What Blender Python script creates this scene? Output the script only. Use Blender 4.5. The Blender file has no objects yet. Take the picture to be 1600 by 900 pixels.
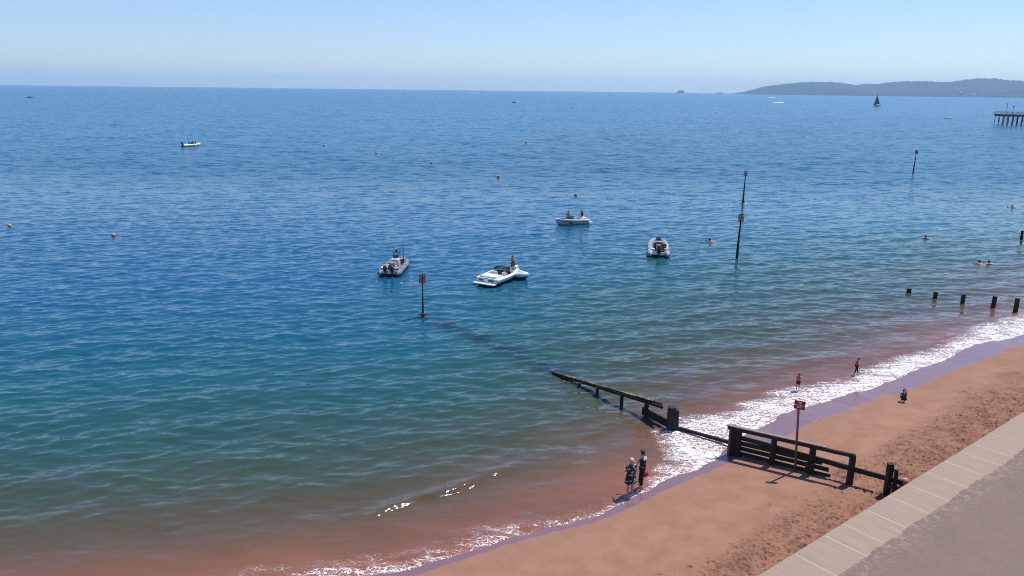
import bpy, bmesh, math, random
import numpy as np
from mathutils import Vector, Matrix
random.seed(7); rng = np.random.RandomState(11)
R = math.radians
sc = bpy.context.scene
C = sc.collection

# ------------------------------------------------------------ camera, sky, sun, exposure
F = 1200.0; H = 16.0
PITCH = math.atan((450 - 140.3) / F); ROLL = R(0.65)
cam_d = bpy.data.cameras.new('camera'); cam = bpy.data.objects.new('camera', cam_d); C.objects.link(cam)
cam_d.sensor_fit = 'HORIZONTAL'; cam_d.sensor_width = 36.0; cam_d.lens = 36.0 * F / 1600.0
cam_d.clip_start = 0.1; cam_d.clip_end = 120000
cam.matrix_world = Matrix.Translation((0, 0, H)) @ Matrix.Rotation(math.pi/2 - PITCH, 4, 'X') @ Matrix.Rotation(ROLL, 4, 'Z')
sc.camera = cam

SUN_EL = R(64); SUN_AZ = R(52)          # azimuth measured from +Y towards +X
w = bpy.data.worlds.new('World'); sc.world = w; w.use_nodes = True
nt = w.node_tree
sky = nt.nodes.new('ShaderNodeTexSky'); sky.sky_type = 'NISHITA'; sky.sun_disc = False
sky.sun_elevation = SUN_EL; sky.sun_rotation = SUN_AZ
sky.air_density = 1.0; sky.dust_density = 0.3; sky.ozone_density = 2.2
tint = nt.nodes.new('ShaderNodeMix'); tint.data_type = 'RGBA'; tint.blend_type = 'MULTIPLY'; tint.inputs['Factor'].default_value = 1.
tint.inputs['B'].default_value = (.84, .945, 1.17, 1); nt.links.new(sky.outputs[0], tint.inputs['A']); nt.links.new(tint.outputs['Result'], nt.nodes['Background'].inputs[0])
nt.nodes['Background'].inputs[1].default_value = 0.125
sun_d = bpy.data.lights.new('sun', 'SUN'); sun_d.energy = 5.0; sun_d.angle = R(0.5); sun_d.color = (1.0, 0.95, 0.88)
sun = bpy.data.objects.new('sun', sun_d); C.objects.link(sun)
sdir = Vector((math.sin(SUN_AZ)*math.cos(SUN_EL), math.cos(SUN_AZ)*math.cos(SUN_EL), math.sin(SUN_EL)))
sun.rotation_euler = sdir.to_track_quat('Z', 'Y').to_euler(); sun.location = (0, 0, 60)
sc.view_settings.view_transform = 'Standard'; sc.view_settings.look = 'None'
sc.view_settings.exposure = 0.0; sc.view_settings.gamma = 1.0; sc.view_settings.use_curve_mapping = False
sc.cycles.use_denoising = False; sc.cycles.filter_width = 1.0; sc.cycles.max_bounces = 5; sc.cycles.volume_bounces = 1; sc.cycles.caustics_reflective = False; sc.cycles.caustics_refractive = False
sc.cycles.sample_clamp_indirect = 4.0

# ------------------------------------------------------------ survey: photo direction -> point on a plane
def ray(u, v):
    x = (u-800)/F; y = -(v-450)/F
    c, s = math.cos(ROLL), math.sin(ROLL)
    X = c*x - s*y; Y = s*x + c*y
    return np.array([X, math.cos(PITCH)+Y*math.sin(PITCH), -math.sin(PITCH)+Y*math.cos(PITCH)])
def pt(u, v, z=0.0):
    d = ray(u, v); t = (z-H)/d[2]
    return np.array([d[0]*t, d[1]*t])

# ------------------------------------------------------------ shoreline curves (world metres)
def smooth_poly(pts, n=2):
    p = np.array(pts, float)
    for _ in range(n):
        q = [p[0]]
        for a, b in zip(p[:-1], p[1:]):
            q += [a*.75+b*.25, a*.25+b*.75]
        q.append(p[-1]); p = np.array(q)
    return p
SH = [(430,912),(480,904),(560,895),(594,896),(640,888),(690,870),(734,860),(790,839),(840,827),(880,817),(930,806),(965,786),
      (990,774),(1020,760),(1035,747),(1080,735),(1105,722),(1120,713),(1127,702),(1137,690),(1173,671),(1204,660),(1209,651),(1225,643),
      (1255,635),(1295,625),(1330,611),(1358,609),(1369,602),(1400,591),(1420,580),(1449,570),(1478,561),(1500,546),(1531,534),(1573,530),(1600,520)]
shore = [pt(u, v) for u, v in SH]
d0 = (shore[0]-shore[4]); d0 /= np.linalg.norm(d0)
shore = [shore[0]+d0*60] + shore
d1 = pt(1600,520)-pt(1350,609); d1 /= np.linalg.norm(d1)
d1b = np.array([d1[0]*math.cos(R(-6))-d1[1]*math.sin(R(-6)), d1[0]*math.sin(R(-6))+d1[1]*math.cos(R(-6))])
shore += [shore[-1]+d1*40, shore[-1]+d1b*900]
shore = smooth_poly(shore, 2)
# scalloped swash edge
def jitter(p, amp, step):
    out = []
    for a, b in zip(p[:-1], p[1:]):
        L = np.linalg.norm(b-a); n = max(1, int(min(L, 60)/step)) if a[1] < 90 and a[1] > 10 else 1
        nrm = np.array([-(b-a)[1], (b-a)[0]])/max(L, 1e-6)
        for k in range(n):
            q = a+(b-a)*k/n
            s = q[0]*1.7+q[1]*1.1
            out.append(q + nrm*amp*(math.sin(s*2.1)+.6*math.sin(s*4.7+1)+.45*math.sin(s*9.1+2.2))*(0.5+0.5*math.sin(s*.37)**2))
    out.append(p[-1]); return np.array(out)
shore = jitter(shore, 0.05, 0.16)
DRY = [(600,912),(650,900),(700,882),(750,864),(790,851),(860,833),(940,813),(1000,786),(1060,757),(1100,741),(1147,720),(1200,697),(1230,684),(1247,674),(1268,661),
       (1299,651),(1320,645),(1329,640),(1352,632),(1373,620),(1392,616),(1403,621),(1412,612),(1424,609),(1467,591),(1507,575),(1562,556),(1566,549),(1600,542)]
dry = [pt(u, v, .06) for u, v in DRY]
dry = [dry[0]+d0*60] + dry + [dry[-1]+d1*40, dry[-1]+d1b*900]
dry = smooth_poly(dry, 2)
FOAM = [(300,915),(380,868),(480,862),(560,850),(640,842),(720,815),(780,795),(850,785),(920,775),(960,765),(1000,740),(1030,716),(1022,692),(1008,672),(1055,648),(1090,645),(1120,640),
        (1160,625),(1200,610),(1250,600),(1310,590),(1345,573),(1400,555),(1440,545),(1500,520),(1515,508),(1570,495),(1600,485)]
foamc = [pt(u, v) for u, v in FOAM]
foamc = [foamc[0]+d0*60] + foamc + [foamc[-1]+d1*40, foamc[-1]+d1b*900]
foamc = np.array(foamc)

def sdist(P, poly, chunk=20000):
    """signed distance to an open polyline, positive on its right-hand side (landwards)"""
    out = np.empty(len(P)); A = poly[:-1]; B = poly[1:]; D = B-A; L2 = (D**2).sum(1)+1e-12
    for i in range(0, len(P), chunk):
        p = P[i:i+chunk, None, :]; ap = p-A
        t = np.clip((ap*D).sum(2)/L2, 0, 1)
        q = ap-D*t[..., None]; d2 = (q**2).sum(2); k = d2.argmin(1); r = np.arange(len(k))
        cr = D[k, 0]*ap[r, k, 1]-D[k, 1]*ap[r, k, 0]
        out[i:i+chunk] = np.sqrt(d2[r, k])*np.where(cr > 0, -1, 1)
    return out
def sm(x, a, b):
    t = np.clip((x-a)/(b-a), 0, 1); return t*t*(3-2*t)
shore_lo = smooth_poly([pt(u, v) for u, v in SH][::3], 1)
shore_lo = np.vstack([shore_lo[0]+d0*60, shore_lo, shore_lo[-1]+d1*40, shore_lo[-1]+d1b*900])
def sand_height(s):
    return np.where(s < 5, .095*s, .475+.05*(s-5)).clip(-2.5, 1.1)
def gz(x, y):
    s = sdist(np.array([[x, y]]), shore)[0]
    return max(float(sand_height(s)), 0.0)
def G(u, v):
    """first point of beach or water seen in photo direction (u, v)"""
    z = 0.0
    for _ in range(12):
        p = pt(u, v, z); z = .5*z+.5*gz(*p)
    return Vector((p[0], p[1], z))

# ------------------------------------------------------------ materials
def mat(name, col, rough=.6, var=.12, scale=8., metal=0., spec=.5, bump=0., coords='Object', ior=1.45, coat=0.):
    m = bpy.data.materials.new(name); m.use_nodes = True; n = m.node_tree; b = n.nodes['Principled BSDF']
    tc = n.nodes.new('ShaderNodeTexCoord'); ns = n.nodes.new('ShaderNodeTexNoise'); ns.inputs['Scale'].default_value = scale; ns.inputs['Detail'].default_value = 5
    n.links.new(tc.outputs[coords], ns.inputs['Vector'])
    mx = n.nodes.new('ShaderNodeMix'); mx.data_type = 'RGBA'
    mx.inputs['A'].default_value = (*[c*(1-var) for c in col], 1); mx.inputs['B'].default_value = (*[min(1, c*(1+var)) for c in col], 1)
    n.links.new(ns.outputs['Fac'], mx.inputs['Factor']); n.links.new(mx.outputs['Result'], b.inputs['Base Color'])
    b.inputs['Roughness'].default_value = rough; b.inputs['Metallic'].default_value = metal; b.inputs['Specular IOR Level'].default_value = spec
    b.inputs['IOR'].default_value = ior; b.inputs['Coat Weight'].default_value = coat
    if bump:
        bp = n.nodes.new('ShaderNodeBump'); bp.inputs['Strength'].default_value = .6; bp.inputs['Distance'].default_value = bump
        n.links.new(ns.outputs['Fac'], bp.inputs['Height']); n.links.new(bp.outputs[0], b.inputs['Normal'])
    return m
class NT:
    """tiny node builder"""
    def __init__(s, m): s.n = m.node_tree.nodes; s.l = m.node_tree.links
    def node(s, t, **kw):
        o = s.n.new(t)
        for k, v in kw.items(): setattr(o, k, v)
        return o
    def put(s, sock, v):
        if isinstance(v, bpy.types.NodeSocket): s.l.new(v, sock)
        else: sock.default_value = v
    def math(s, op, a, b=0., clamp=False):
        o = s.node('ShaderNodeMath', operation=op, use_clamp=clamp); s.put(o.inputs[0], a); s.put(o.inputs[1], b); return o.outputs[0]
    def vm(s, op, a, b=None, scale=None):
        o = s.node('ShaderNodeVectorMath', operation=op); s.put(o.inputs[0], a)
        if b is not None: s.put(o.inputs[1], b)
        if scale is not None: s.put(o.inputs['Scale'], scale)
        return o.outputs[0]
    def mapr(s, v, a, b, c=0., d=1., smooth=True):
        o = s.node('ShaderNodeMapRange', interpolation_type='SMOOTHSTEP' if smooth else 'LINEAR')
        for k, x in zip(('Value', 'From Min', 'From Max', 'To Min', 'To Max'), (v, a, b, c, d)): s.put(o.inputs[k], x)
        return o.outputs[0]
    def mix(s, f, a, b):
        o = s.node('ShaderNodeMix', data_type='RGBA'); s.put(o.inputs['Factor'], f)
        s.put(o.inputs['A'], a if isinstance(a, bpy.types.NodeSocket) else (*a, 1)); s.put(o.inputs['B'], b if isinstance(b, bpy.types.NodeSocket) else (*b, 1)); return o.outputs['Result']
    def noise(s, vec, scale, detail=2., rough=.5, dist=0., col=False):
        o = s.node('ShaderNodeTexNoise'); s.put(o.inputs['Vector'], vec); s.put(o.inputs['Scale'], scale); s.put(o.inputs['Detail'], detail)
        s.put(o.inputs['Roughness'], rough); s.put(o.inputs['Distortion'], dist); return o.outputs['Color' if col else 'Fac']
    def attr(s, name):
        o = s.node('ShaderNodeAttribute', attribute_name=name); return o.outputs['Fac']
    def mapping(s, vec, rot=0., scale=(1, 1, 1), loc=(0, 0, 0)):
        o = s.node('ShaderNodeMapping'); s.put(o.inputs['Vector'], vec); o.inputs['Rotation'].default_value = (0, 0, rot)
        o.inputs['Scale'].default_value = scale; o.inputs['Location'].default_value = loc; return o.outputs[0]
    def ramp(s, fac, stops):
        o = s.node('ShaderNodeValToRGB'); e = o.color_ramp.elements
        while len(e) < len(stops): e.new(.5)
        for k, (p, c) in zip(e, stops): k.position = p; k.color = (*c, 1)
        s.put(o.inputs[0], fac); return o.outputs[0]

# ------------------------------------------------------------ generic mesh helpers
def tag(o, label=None, cat=None, group=None, kind=None):
    if label: o['label'] = label
    if cat: o['category'] = cat
    if group: o['group'] = group
    if kind: o['kind'] = kind
    return o
def empty(name, loc=(0, 0, 0), rz=0., label=None, cat=None, group=None):
    o = bpy.data.objects.new(name, None); C.objects.link(o); o.location = loc; o.rotation_euler = (0, 0, rz); o.empty_display_size = .2
    return tag(o, label, cat, group)
def link(name, me, m, parent=None, smooth=False):
    if m is not None:
        me.materials.clear()
        for q in (m if isinstance(m, (list, tuple)) else [m]): me.materials.append(q)
    if smooth:
        me.polygons.foreach_set('use_smooth', [True]*len(me.polygons))
    o = bpy.data.objects.new(name, me); C.objects.link(o)
    if parent: o.parent = parent
    return o
class MB:
    def __init__(s): s.v = []; s.f = []
    def add(s, vs, fs):
        k = len(s.v); s.v += [tuple(map(float, q)) for q in vs]; s.f += [tuple(i+k for i in f) for f in fs]; return s
    def box(s, c, d, rz=0., ry=0., rx=0., jit=0.):
        M = Matrix.Rotation(rz, 3, 'Z') @ Matrix.Rotation(ry, 3, 'Y') @ Matrix.Rotation(rx, 3, 'X')
        b = min(d)*.10
        bm = bmesh.new(); bmesh.ops.create_cube(bm, size=1.)
        for q in bm.verts: q.co = Vector((q.co.x*d[0], q.co.y*d[1], q.co.z*d[2]))
        bmesh.ops.bevel(bm, geom=bm.edges[:], offset=b, segments=1, affect='EDGES')
        vs = [Vector(c) + M @ (q.co + Vector((random.uniform(-jit, jit), random.uniform(-jit, jit), random.uniform(-jit, jit)))) for q in bm.verts]
        bm.verts.index_update(); fs = [tuple(q.index for q in f.verts) for f in bm.faces]; bm.free()
        return s.add(vs, fs)
    def beam(s, a, b, wdt, hgt, jit=0., seg=6):
        """rectangular timber from a to b, slightly worn"""
        a = Vector(a); b = Vector(b); d = (b-a).normalized(); side = d.cross(Vector((0, 0, 1)))
        if side.length < .05: side = Vector((1, 0, 0))
        side.normalize(); up = side.cross(d).normalized(); vs = []; fs = []
        for i in range(seg+1):
            p = a.lerp(b, i/seg)
            for sx, sz in ((-1, -.8), (-.8, -1), (.8, -1), (1, -.8), (1, .8), (.8, 1), (-.8, 1), (-1, .8)):
                vs.append(p + side*(sx*wdt/2+random.uniform(-jit, jit)) + up*(sz*hgt/2+random.uniform(-jit, jit)))
        for i in range(seg):
            for k in range(8): fs.append((i*8+k, i*8+(k+1) % 8, (i+1)*8+(k+1) % 8, (i+1)*8+k))
        fs += [tuple(range(7, -1, -1)), tuple(range(seg*8, seg*8+8))]
        return s.add(vs, fs)
    def tube(s, pts, r, n=10, cap=True):
        pts = [Vector(p) for p in pts]; rr = r if isinstance(r, (list, tuple)) else [r]*len(pts); vs = []; fs = []
        u = None
        for i, p in enumerate(pts):
            d = (pts[min(i+1, len(pts)-1)]-pts[max(i-1, 0)]).normalized()
            if u is None: u = d.cross(Vector((0, 0, 1))) if abs(d.z) < .9 else d.cross(Vector((1, 0, 0)))
            u = (u-d*u.dot(d)).normalized(); v = d.cross(u)
            for k in range(n):
                a = 2*math.pi*k/n; vs.append(p+(u*math.cos(a)+v*math.sin(a))*rr[i])
        for i in range(len(pts)-1):
            for k in range(n): fs.append((i*n+k, i*n+(k+1) % n, (i+1)*n+(k+1) % n, (i+1)*n+k))
        if cap: fs += [tuple(range(n-1, -1, -1)), tuple(range((len(pts)-1)*n, len(pts)*n))]
        return s.add(vs, fs)
    def ball(s, c, r, sc_=(1, 1, 1), n=10, rot=None):
        vs = []; fs = []; c = Vector(c)
        for i in range(n+1):
            th = math.pi*i/n
            for k in range(n*2-4):
                ph = 2*math.pi*k/(n*2-4); q = Vector((math.sin(th)*math.cos(ph)*sc_[0], math.sin(th)*math.sin(ph)*sc_[1], math.cos(th)*sc_[2]))*r
                if rot: q = rot @ q
                vs.append(c+q)
        m = n*2-4
        for i in range(n):
            for k in range(m): fs.append((i*m+k, (i+1)*m+k, (i+1)*m+(k+1) % m, i*m+(k+1) % m))
        return s.add(vs, fs)
    def rings(s, rs, n=14, cap=True):
        """elliptical rings: (cx, cy, z, rx, ry)"""
        vs = []; fs = []
        for cx, cy, z, rx, ry in rs:
            for k in range(n):
                a = 2*math.pi*k/n; vs.append((cx+rx*math.cos(a), cy+ry*math.sin(a), z))
        for i in range(len(rs)-1):
            for k in range(n): fs.append((i*n+k, i*n+(k+1) % n, (i+1)*n+(k+1) % n, (i+1)*n+k))
        if cap: fs += [tuple(range(n-1, -1, -1)), tuple(range((len(rs)-1)*n, len(rs)*n))]
        return s.add(vs, fs)
    def loft(s, secs, closed=False):
        n = len(secs[0]); vs = [p for q in secs for p in q]; fs = []
        for i in range(len(secs)-1):
            for k in range(n if closed else n-1): fs.append((i*n+k, i*n+(k+1) % n, (i+1)*n+(k+1) % n, (i+1)*n+k))
        return s.add(vs, fs)
    def face(s, pts): return s.add(pts, [tuple(range(len(pts)))])
    def mesh(s, name='m'):
        me = bpy.data.meshes.new(name); me.from_pydata(s.v, [], s.f); me.update()
        bm = bmesh.new(); bm.from_mesh(me); bmesh.ops.remove_doubles(bm, verts=bm.verts, dist=1e-5); bmesh.ops.recalc_face_normals(bm, faces=bm.faces); bm.to_mesh(me); bm.free()
        return me
    def build(s, name, m, parent=None, smooth=False): return link(name, s.mesh(name), m, parent, smooth)
def kids(o): return [c for c in C.objects if c.parent == o]
def copy_tree(o, parent=None):
    c = o.copy(); C.objects.link(c)
    if parent: c.parent = parent
    for k in kids(o): copy_tree(k, c)
    return c
def grid_mesh(name, X, Y, Z, attrs):
    r, c = X.shape; me = bpy.data.meshes.new(name); n = r*c; q = (r-1)*(c-1)
    me.vertices.add(n); me.vertices.foreach_set('co', np.stack([X, Y, Z], -1).astype(np.float32).ravel())
    i = np.arange(r*c).reshape(r, c); f = np.stack([i[:-1, :-1], i[:-1, 1:], i[1:, 1:], i[1:, :-1]], -1).reshape(-1)
    me.loops.add(q*4); me.loops.foreach_set('vertex_index', f.astype(np.int32))
    me.polygons.add(q); me.polygons.foreach_set('loop_start', (np.arange(q)*4).astype(np.int32))
    me.polygons.foreach_set('use_smooth', np.ones(q, bool)); me.update(calc_edges=True)
    for k, a in attrs.items():
        at = me.attributes.new(k, 'FLOAT', 'POINT'); at.data.foreach_set('value', a.astype(np.float32).ravel())
    return me

# ------------------------------------------------------------ sea
crest = pt(500, 703)-pt(0, 767); CR = math.atan2(crest[1], crest[0])     # direction the wave crests run
rows = []; y = 12.0
while y < 14500:
    rows.append(y); y += max(.085, y*y/16/768*.52) if y < 600 else y*.03
rows = np.array(rows); dy = np.gradient(rows)
tx = np.linspace(-1.15, 1.25, 900)
YY = np.repeat(rows[:, None], len(tx), 1); XX = tx[None, :]*YY + 0.0
DY = np.repeat(dy[:, None], len(tx), 1)
P2 = np.stack([XX.ravel(), YY.ravel()], -1)
s = np.empty(len(P2)); near = (P2[:, 1] < 110) & (P2[:, 0] > P2[:, 1]*.5-40)
s[near] = sdist(P2[near], shore); s[~near] = sdist(P2[~near], shore_lo)
fo = np.full(len(P2), -50.); nf = near & (s > -14); fo[nf] = sdist(P2[nf], foamc)
s = s.reshape(XX.shape); fo = fo.reshape(XX.shape); off = -s
ZZ = np.zeros_like(XX); DXs = np.zeros_like(XX); DYs = np.zeros_like(XX)
lams = np.geomspace(.40, 12, 92); damp = .06+.94*sm(off, .3, 9)
for lam in lams:
    k = 2*math.pi/lam; th = CR+math.pi/2+rng.normal(0, R(24 if lam < 3 else 14)); kx, ky = k*math.cos(th), k*math.sin(th)
    a = .0290*(1.0 if lam < 1.3 else (1.25/lam)**1.4)*(.8 if lam < .6 else 1.)/k
    att = sm(lam/DY, 1.9, 3.6)
    if lam > 4: att = att*sm(off, 2, 14)
    ph = kx*XX+ky*YY+rng.uniform(0, 6.28); A = a*att*damp
    ZZ += A*np.cos(ph); q = 1.25*A*np.sin(ph); DXs -= q*math.cos(th); DYs -= q*math.sin(th)
# long low swell lines close inshore
ca, sa = math.cos(CR), math.sin(CR); cross = -sa*XX+ca*YY; along = ca*XX+sa*YY
swell = np.sin(2*math.pi*cross/3.6+.9*np.sin(along/9)+.6*np.sin(along/3.7+cross/7))
ZZ += .035*swell*sm(off, 1.0, 5)*(1-sm(off, 25, 45))
# one small breaker curling up before the swash
def ridge(pa, pb, hgt, wd):
    a = pt(*pa); b = pt(*pb); L = np.linalg.norm(b-a); e = (b-a)/L; n = np.array([-e[1], e[0]])
    t = (XX-a[0])*e[0]+(YY-a[1])*e[1]; d = (XX-a[0])*n[0]+(YY-a[1])*n[1]-.12*np.sin(t*1.3)-.02*t*(L-t)/L
    env = sm(t, -1.5, 1)*(1-sm(t, L-1, L+2.0))
    return hgt*env*np.where(d < 0, np.exp(-(d/(wd*.42))**2), np.exp(-(d/wd)**2))
ZZ += ridge((585, 808), (756, 748), .185, .48)
ZZ += ridge((1130, 600), (1300, 560), .05, .8) + ridge((1440, 520), (1560, 470), .07, 1.0) + ridge((900, 690), (1010, 655), .05, .6)
ZZ += .012
ZZ = np.where(off < 0, .012+.0*off, ZZ); ZZ = np.where(off < -1.2, -.6, ZZ)
edge = .05*sm(off, .0, .25)*(1-sm(off, .25, 1.2))                           # the swash front has a rounded lip
ZZ += edge*.45*(off > 0)
foam = sm(fo, -.3, 1.6)*(off > -.5)
# heavy wash right of the walkers, lace left of them
gx = XX
dens = .16+.84*sm(gx, 5.2, 7.2)
foam = foam*dens
rim = (1-sm(off, .03, .18))*(.5+.5*sm(gx, 5, 7)); foam = np.maximum(foam, rim)
band = (1-sm(off, .15, .75))*(1-sm(gx, 1.0, 3.0)); foam = np.maximum(foam, .36*band)
# sea grown dark along the drowned end of the timber groyne
GA = pt(868, 584); GB = pt(661, 495); e = (GB-GA); Lg = np.linalg.norm(e); e /= Lg; n_ = np.array([-e[1], e[0]])
tt = (XX-GA[0])*e[0]+(YY-GA[1])*e[1]; dd = (XX-GA[0])*n_[0]+(YY-GA[1])*n_[1]
gro = np.exp(-((dd+.3)/.8)**2)*sm(tt, -2.5, .5)*(1-sm(tt, Lg-2, Lg+1))*(.75+.25*np.sin(tt*1.7))
me = grid_mesh('water', XX+DXs, YY+DYs, ZZ, {'off': off, 'foam': foam, 'drowned': gro, 'near': 1-sm(DY, .25, 1.2)})
mw = bpy.data.materials.new('sea_water'); mw.use_nodes = True; T = NT(mw); B = T.n['Principled BSDF']
geo = T.node('ShaderNodeNewGeometry'); pos = geo.outputs['Position']; N = geo.outputs['Normal']
o_ = T.attr('off')
big = T.noise(T.mapping(pos, -CR, (.5, 1.6, 1)), .055, 3)
sxyz = T.node('ShaderNodeSeparateXYZ'); T.put(sxyz.inputs[0], pos)
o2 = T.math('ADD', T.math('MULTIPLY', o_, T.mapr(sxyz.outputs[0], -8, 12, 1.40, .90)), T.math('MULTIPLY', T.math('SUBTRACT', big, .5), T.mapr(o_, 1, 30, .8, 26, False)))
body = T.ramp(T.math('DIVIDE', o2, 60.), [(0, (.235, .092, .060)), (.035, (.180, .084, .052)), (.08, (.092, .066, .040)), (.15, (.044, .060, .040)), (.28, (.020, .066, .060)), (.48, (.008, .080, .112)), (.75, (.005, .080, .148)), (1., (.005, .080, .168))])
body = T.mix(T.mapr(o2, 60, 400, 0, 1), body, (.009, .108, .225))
cloudy = T.noise(T.mapping(pos, -CR, (.6, 1.4, 1)), .3, 4, .6)
body = T.mix(T.math('MULTIPLY', T.math('SUBTRACT', cloudy, .42, True), T.mapr(o_, 0, 14, 1.6, .0)), body, (.070, .050, .040))
body = T.mix(T.math('MULTIPLY', T.attr('drowned'), .8), body, (.006, .018, .035))
# foam lace
fv = T.vm('ADD', T.mapping(pos, -CR-.3, (.5, 1.5, 1)), T.vm('SCALE', T.noise(pos, 1.7, 4, col=True), scale=1.1))
vor = T.node('ShaderNodeTexVoronoi', feature='DISTANCE_TO_EDGE'); T.put(vor.inputs['Vector'], fv); vor.inputs['Scale'].default_value = 3.6
vor2 = T.node('ShaderNodeTexVoronoi', feature='DISTANCE_TO_EDGE'); T.put(vor2.inputs['Vector'], fv); vor2.inputs['Scale'].default_value = 8.
fa = T.attr('foam'); fn = T.noise(fv, 1.1, 5, .6)
wid = T.math('MULTIPLY', T.math('ADD', fa, T.math('MULTIPLY', T.math('SUBTRACT', fn, .5), 3.0)), .097)
l1 = T.mapr(T.math('SUBTRACT', wid, vor.outputs['Distance']), -.02, .03)
l2 = T.mapr(T.math('SUBTRACT', T.math('MULTIPLY', wid, .9), vor2.outputs['Distance']), -.02, .04)
fm = T.math('MULTIPLY', T.math('MAXIMUM', l1, T.math('MULTIPLY', l2, .7)), T.mapr(fa, .03, .25))
strk = T.noise(T.mapping(pos, -CR-.3, (.35, 2.2, 1)), 1.6, 4, .6, .4)
fm = T.math('MULTIPLY', fm, T.mapr(strk, .36, .50, T.mapr(fa, .5, 1, .25, .7), 1))
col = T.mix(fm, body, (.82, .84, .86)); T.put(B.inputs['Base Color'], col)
# ripples finer than the mesh: slopes taken straight from noise
def slope(scale, amp, st=(.45, 1.5, 1), detail=1.5, rough=.5):
    v = T.noise(T.mapping(pos, -CR*.6, st), scale, detail, rough, .3, True)
    v = T.vm('SUBTRACT', v, (.5, .5, .5)); return T.vm('MULTIPLY', v, (amp*.75, amp*1.15, 0))
slick = T.noise(T.mapping(pos, -CR*.5, (.10, 1, 1)), .035, 4, .55)
slick2 = T.noise(T.mapping(pos, -CR, (.12, 1, 1)), .30, 2, .5)
amp_f = T.math('MULTIPLY', T.mapr(slick, .34, .66, .85, 1.1), T.mapr(slick2, .35, .65, .75, 1.15))
shoal = T.mapr(o_, .2, 9, .75, 1)
fine = T.vm('ADD', slope(1.6, .40), slope(4.5, .30))
wide_ = T.vm('ADD', slope(.8, 1.25, (.5, 1.3, 1), 3), slope(.22, .42, (.4, 1.2, 1), 3))
wide_ = T.vm('SCALE', wide_, scale=T.math('SUBTRACT', 1.0, T.math('MULTIPLY', T.attr('near'), .93)))
sl = T.vm('SCALE', T.vm('ADD', fine, wide_), scale=T.math('MULTIPLY', amp_f, shoal))
nn = T.vm('NORMALIZE', T.vm('ADD', N, sl))
T.put(B.inputs['Normal'], nn)
T.put(B.inputs['Roughness'], T.mapr(fm, 0, 1, T.mapr(T.attr('near'), 0, 1, .22, .06), .7)); B.inputs['IOR'].default_value = 1.33
T.put(B.inputs['Specular IOR Level'], T.mapr(fm, 0, 1, T.mapr(T.attr('near'), 0, 1, .17, .45), .15))
tag(link('water', me, mw), kind='structure')

# ------------------------------------------------------------ promenade line
ZP = 2.2
W0 = pt(1186, 900, ZP); W1 = pt(1600, 644, ZP); we = (W1-W0)/np.linalg.norm(W1-W0); wn = np.array([-we[1], we[0]])   # wn points seaward
def W(t, n, z): return (W0[0]+we[0]*t+wn[0]*n, W0[1]+we[1]*t+wn[1]*n, z)
WA = math.atan2(we[1], we[0])

# ------------------------------------------------------------ beach
tv = np.concatenate([np.arange(-40, -4, .7), np.arange(-4, 27, .036), np.arange(27, 60, .35), np.geomspace(60, 900, 60)])
nv = np.concatenate([np.arange(-.3, 7.5, .036), np.arange(7.5, 14, .14), np.arange(14, 32, .8)])
TT, NN = np.meshgrid(tv, nv, indexing='ij')
BX = W0[0]+we[0]*TT+wn[0]*NN; BY = W0[1]+we[1]*TT+wn[1]*NN
Pb = np.stack([BX.ravel(), BY.ravel()], -1); sb = sdist(Pb, shore).reshape(BX.shape); db = sdist(Pb, dry).reshape(BX.shape)
BZ = sand_height(sb)
def vnoise(x, y, seed):
    r = np.random.RandomState(seed); g = r.rand(256, 256); xi = np.floor(x).astype(int); yi = np.floor(y).astype(int); fx = x-xi; fy = y-yi
    fx = fx*fx*(3-2*fx); fy = fy*fy*(3-2*fy); a = g[xi % 256, yi % 256]; b = g[(xi+1) % 256, yi % 256]; c = g[xi % 256, (yi+1) % 256]; d = g[(xi+1) % 256, (yi+1) % 256]
    return a*(1-fx)*(1-fy)+b*fx*(1-fy)+c*(1-fx)*fy+d*fx*fy
# trampled strip near the wall
wob = (vnoise(TT/2.3, NN/1.1, 3)-.5)*1.9+(vnoise(TT/.8, NN/.5, 4)-.5)*.9
tread = 1-sm(NN+wob, 1.9+.04*TT.clip(0, 30), 3.7+.045*TT.clip(0, 30)); tread = tread*sm(sb, 1.0, 2.6)
lump = (vnoise(TT/.30, NN/.24, 5)-.5)*.016+(vnoise(TT/.15, NN/.12, 6)-.5)*.022+(vnoise(TT/1.3, NN/.9, 8)-.5)*.07
BZ = BZ + lump*tread + (vnoise(TT/1.7, NN/1.2, 9)-.5)*.02*sm(sb, .8, 3)
fp = np.zeros_like(BZ); nfp = 0
iT = lambda t: np.searchsorted(tv, t)
def foot(t, n, ang, dep, L=.15, wd=.07):
    global fp
    i0, i1 = iT(t-.3), iT(t+.3); j0, j1 = np.searchsorted(nv, n-.3), np.searchsorted(nv, n+.3)
    if i1-i0 < 2 or j1-j0 < 2: return
    a = TT[i0:i1, j0:j1]-t; b = NN[i0:i1, j0:j1]-n; x = a*math.cos(ang)+b*math.sin(ang); yv = -a*math.sin(ang)+b*math.cos(ang)
    r2 = (x/L)**2+(yv/wd)**2; fp[i0:i1, j0:j1] += -dep*np.exp(-r2)+dep*.35*np.exp(-(np.sqrt(r2)-1.7)**2*3)
k_ = 0
while k_ < 4200:
    t = rng.uniform(-4, 27); n = rng.uniform(0, 8) if rng.rand() < .35 else abs(rng.normal(0, 2.0))
    i, j = min(iT(t), len(tv)-1), min(np.searchsorted(nv, n), len(nv)-1)
    if rng.rand() < tread[i, j]*.95+.008: foot(t, n, rng.normal(0, .7), rng.uniform(.02, .075), rng.uniform(.06, .13), rng.uniform(.035, .055)); 
    k_ += 1
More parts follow.
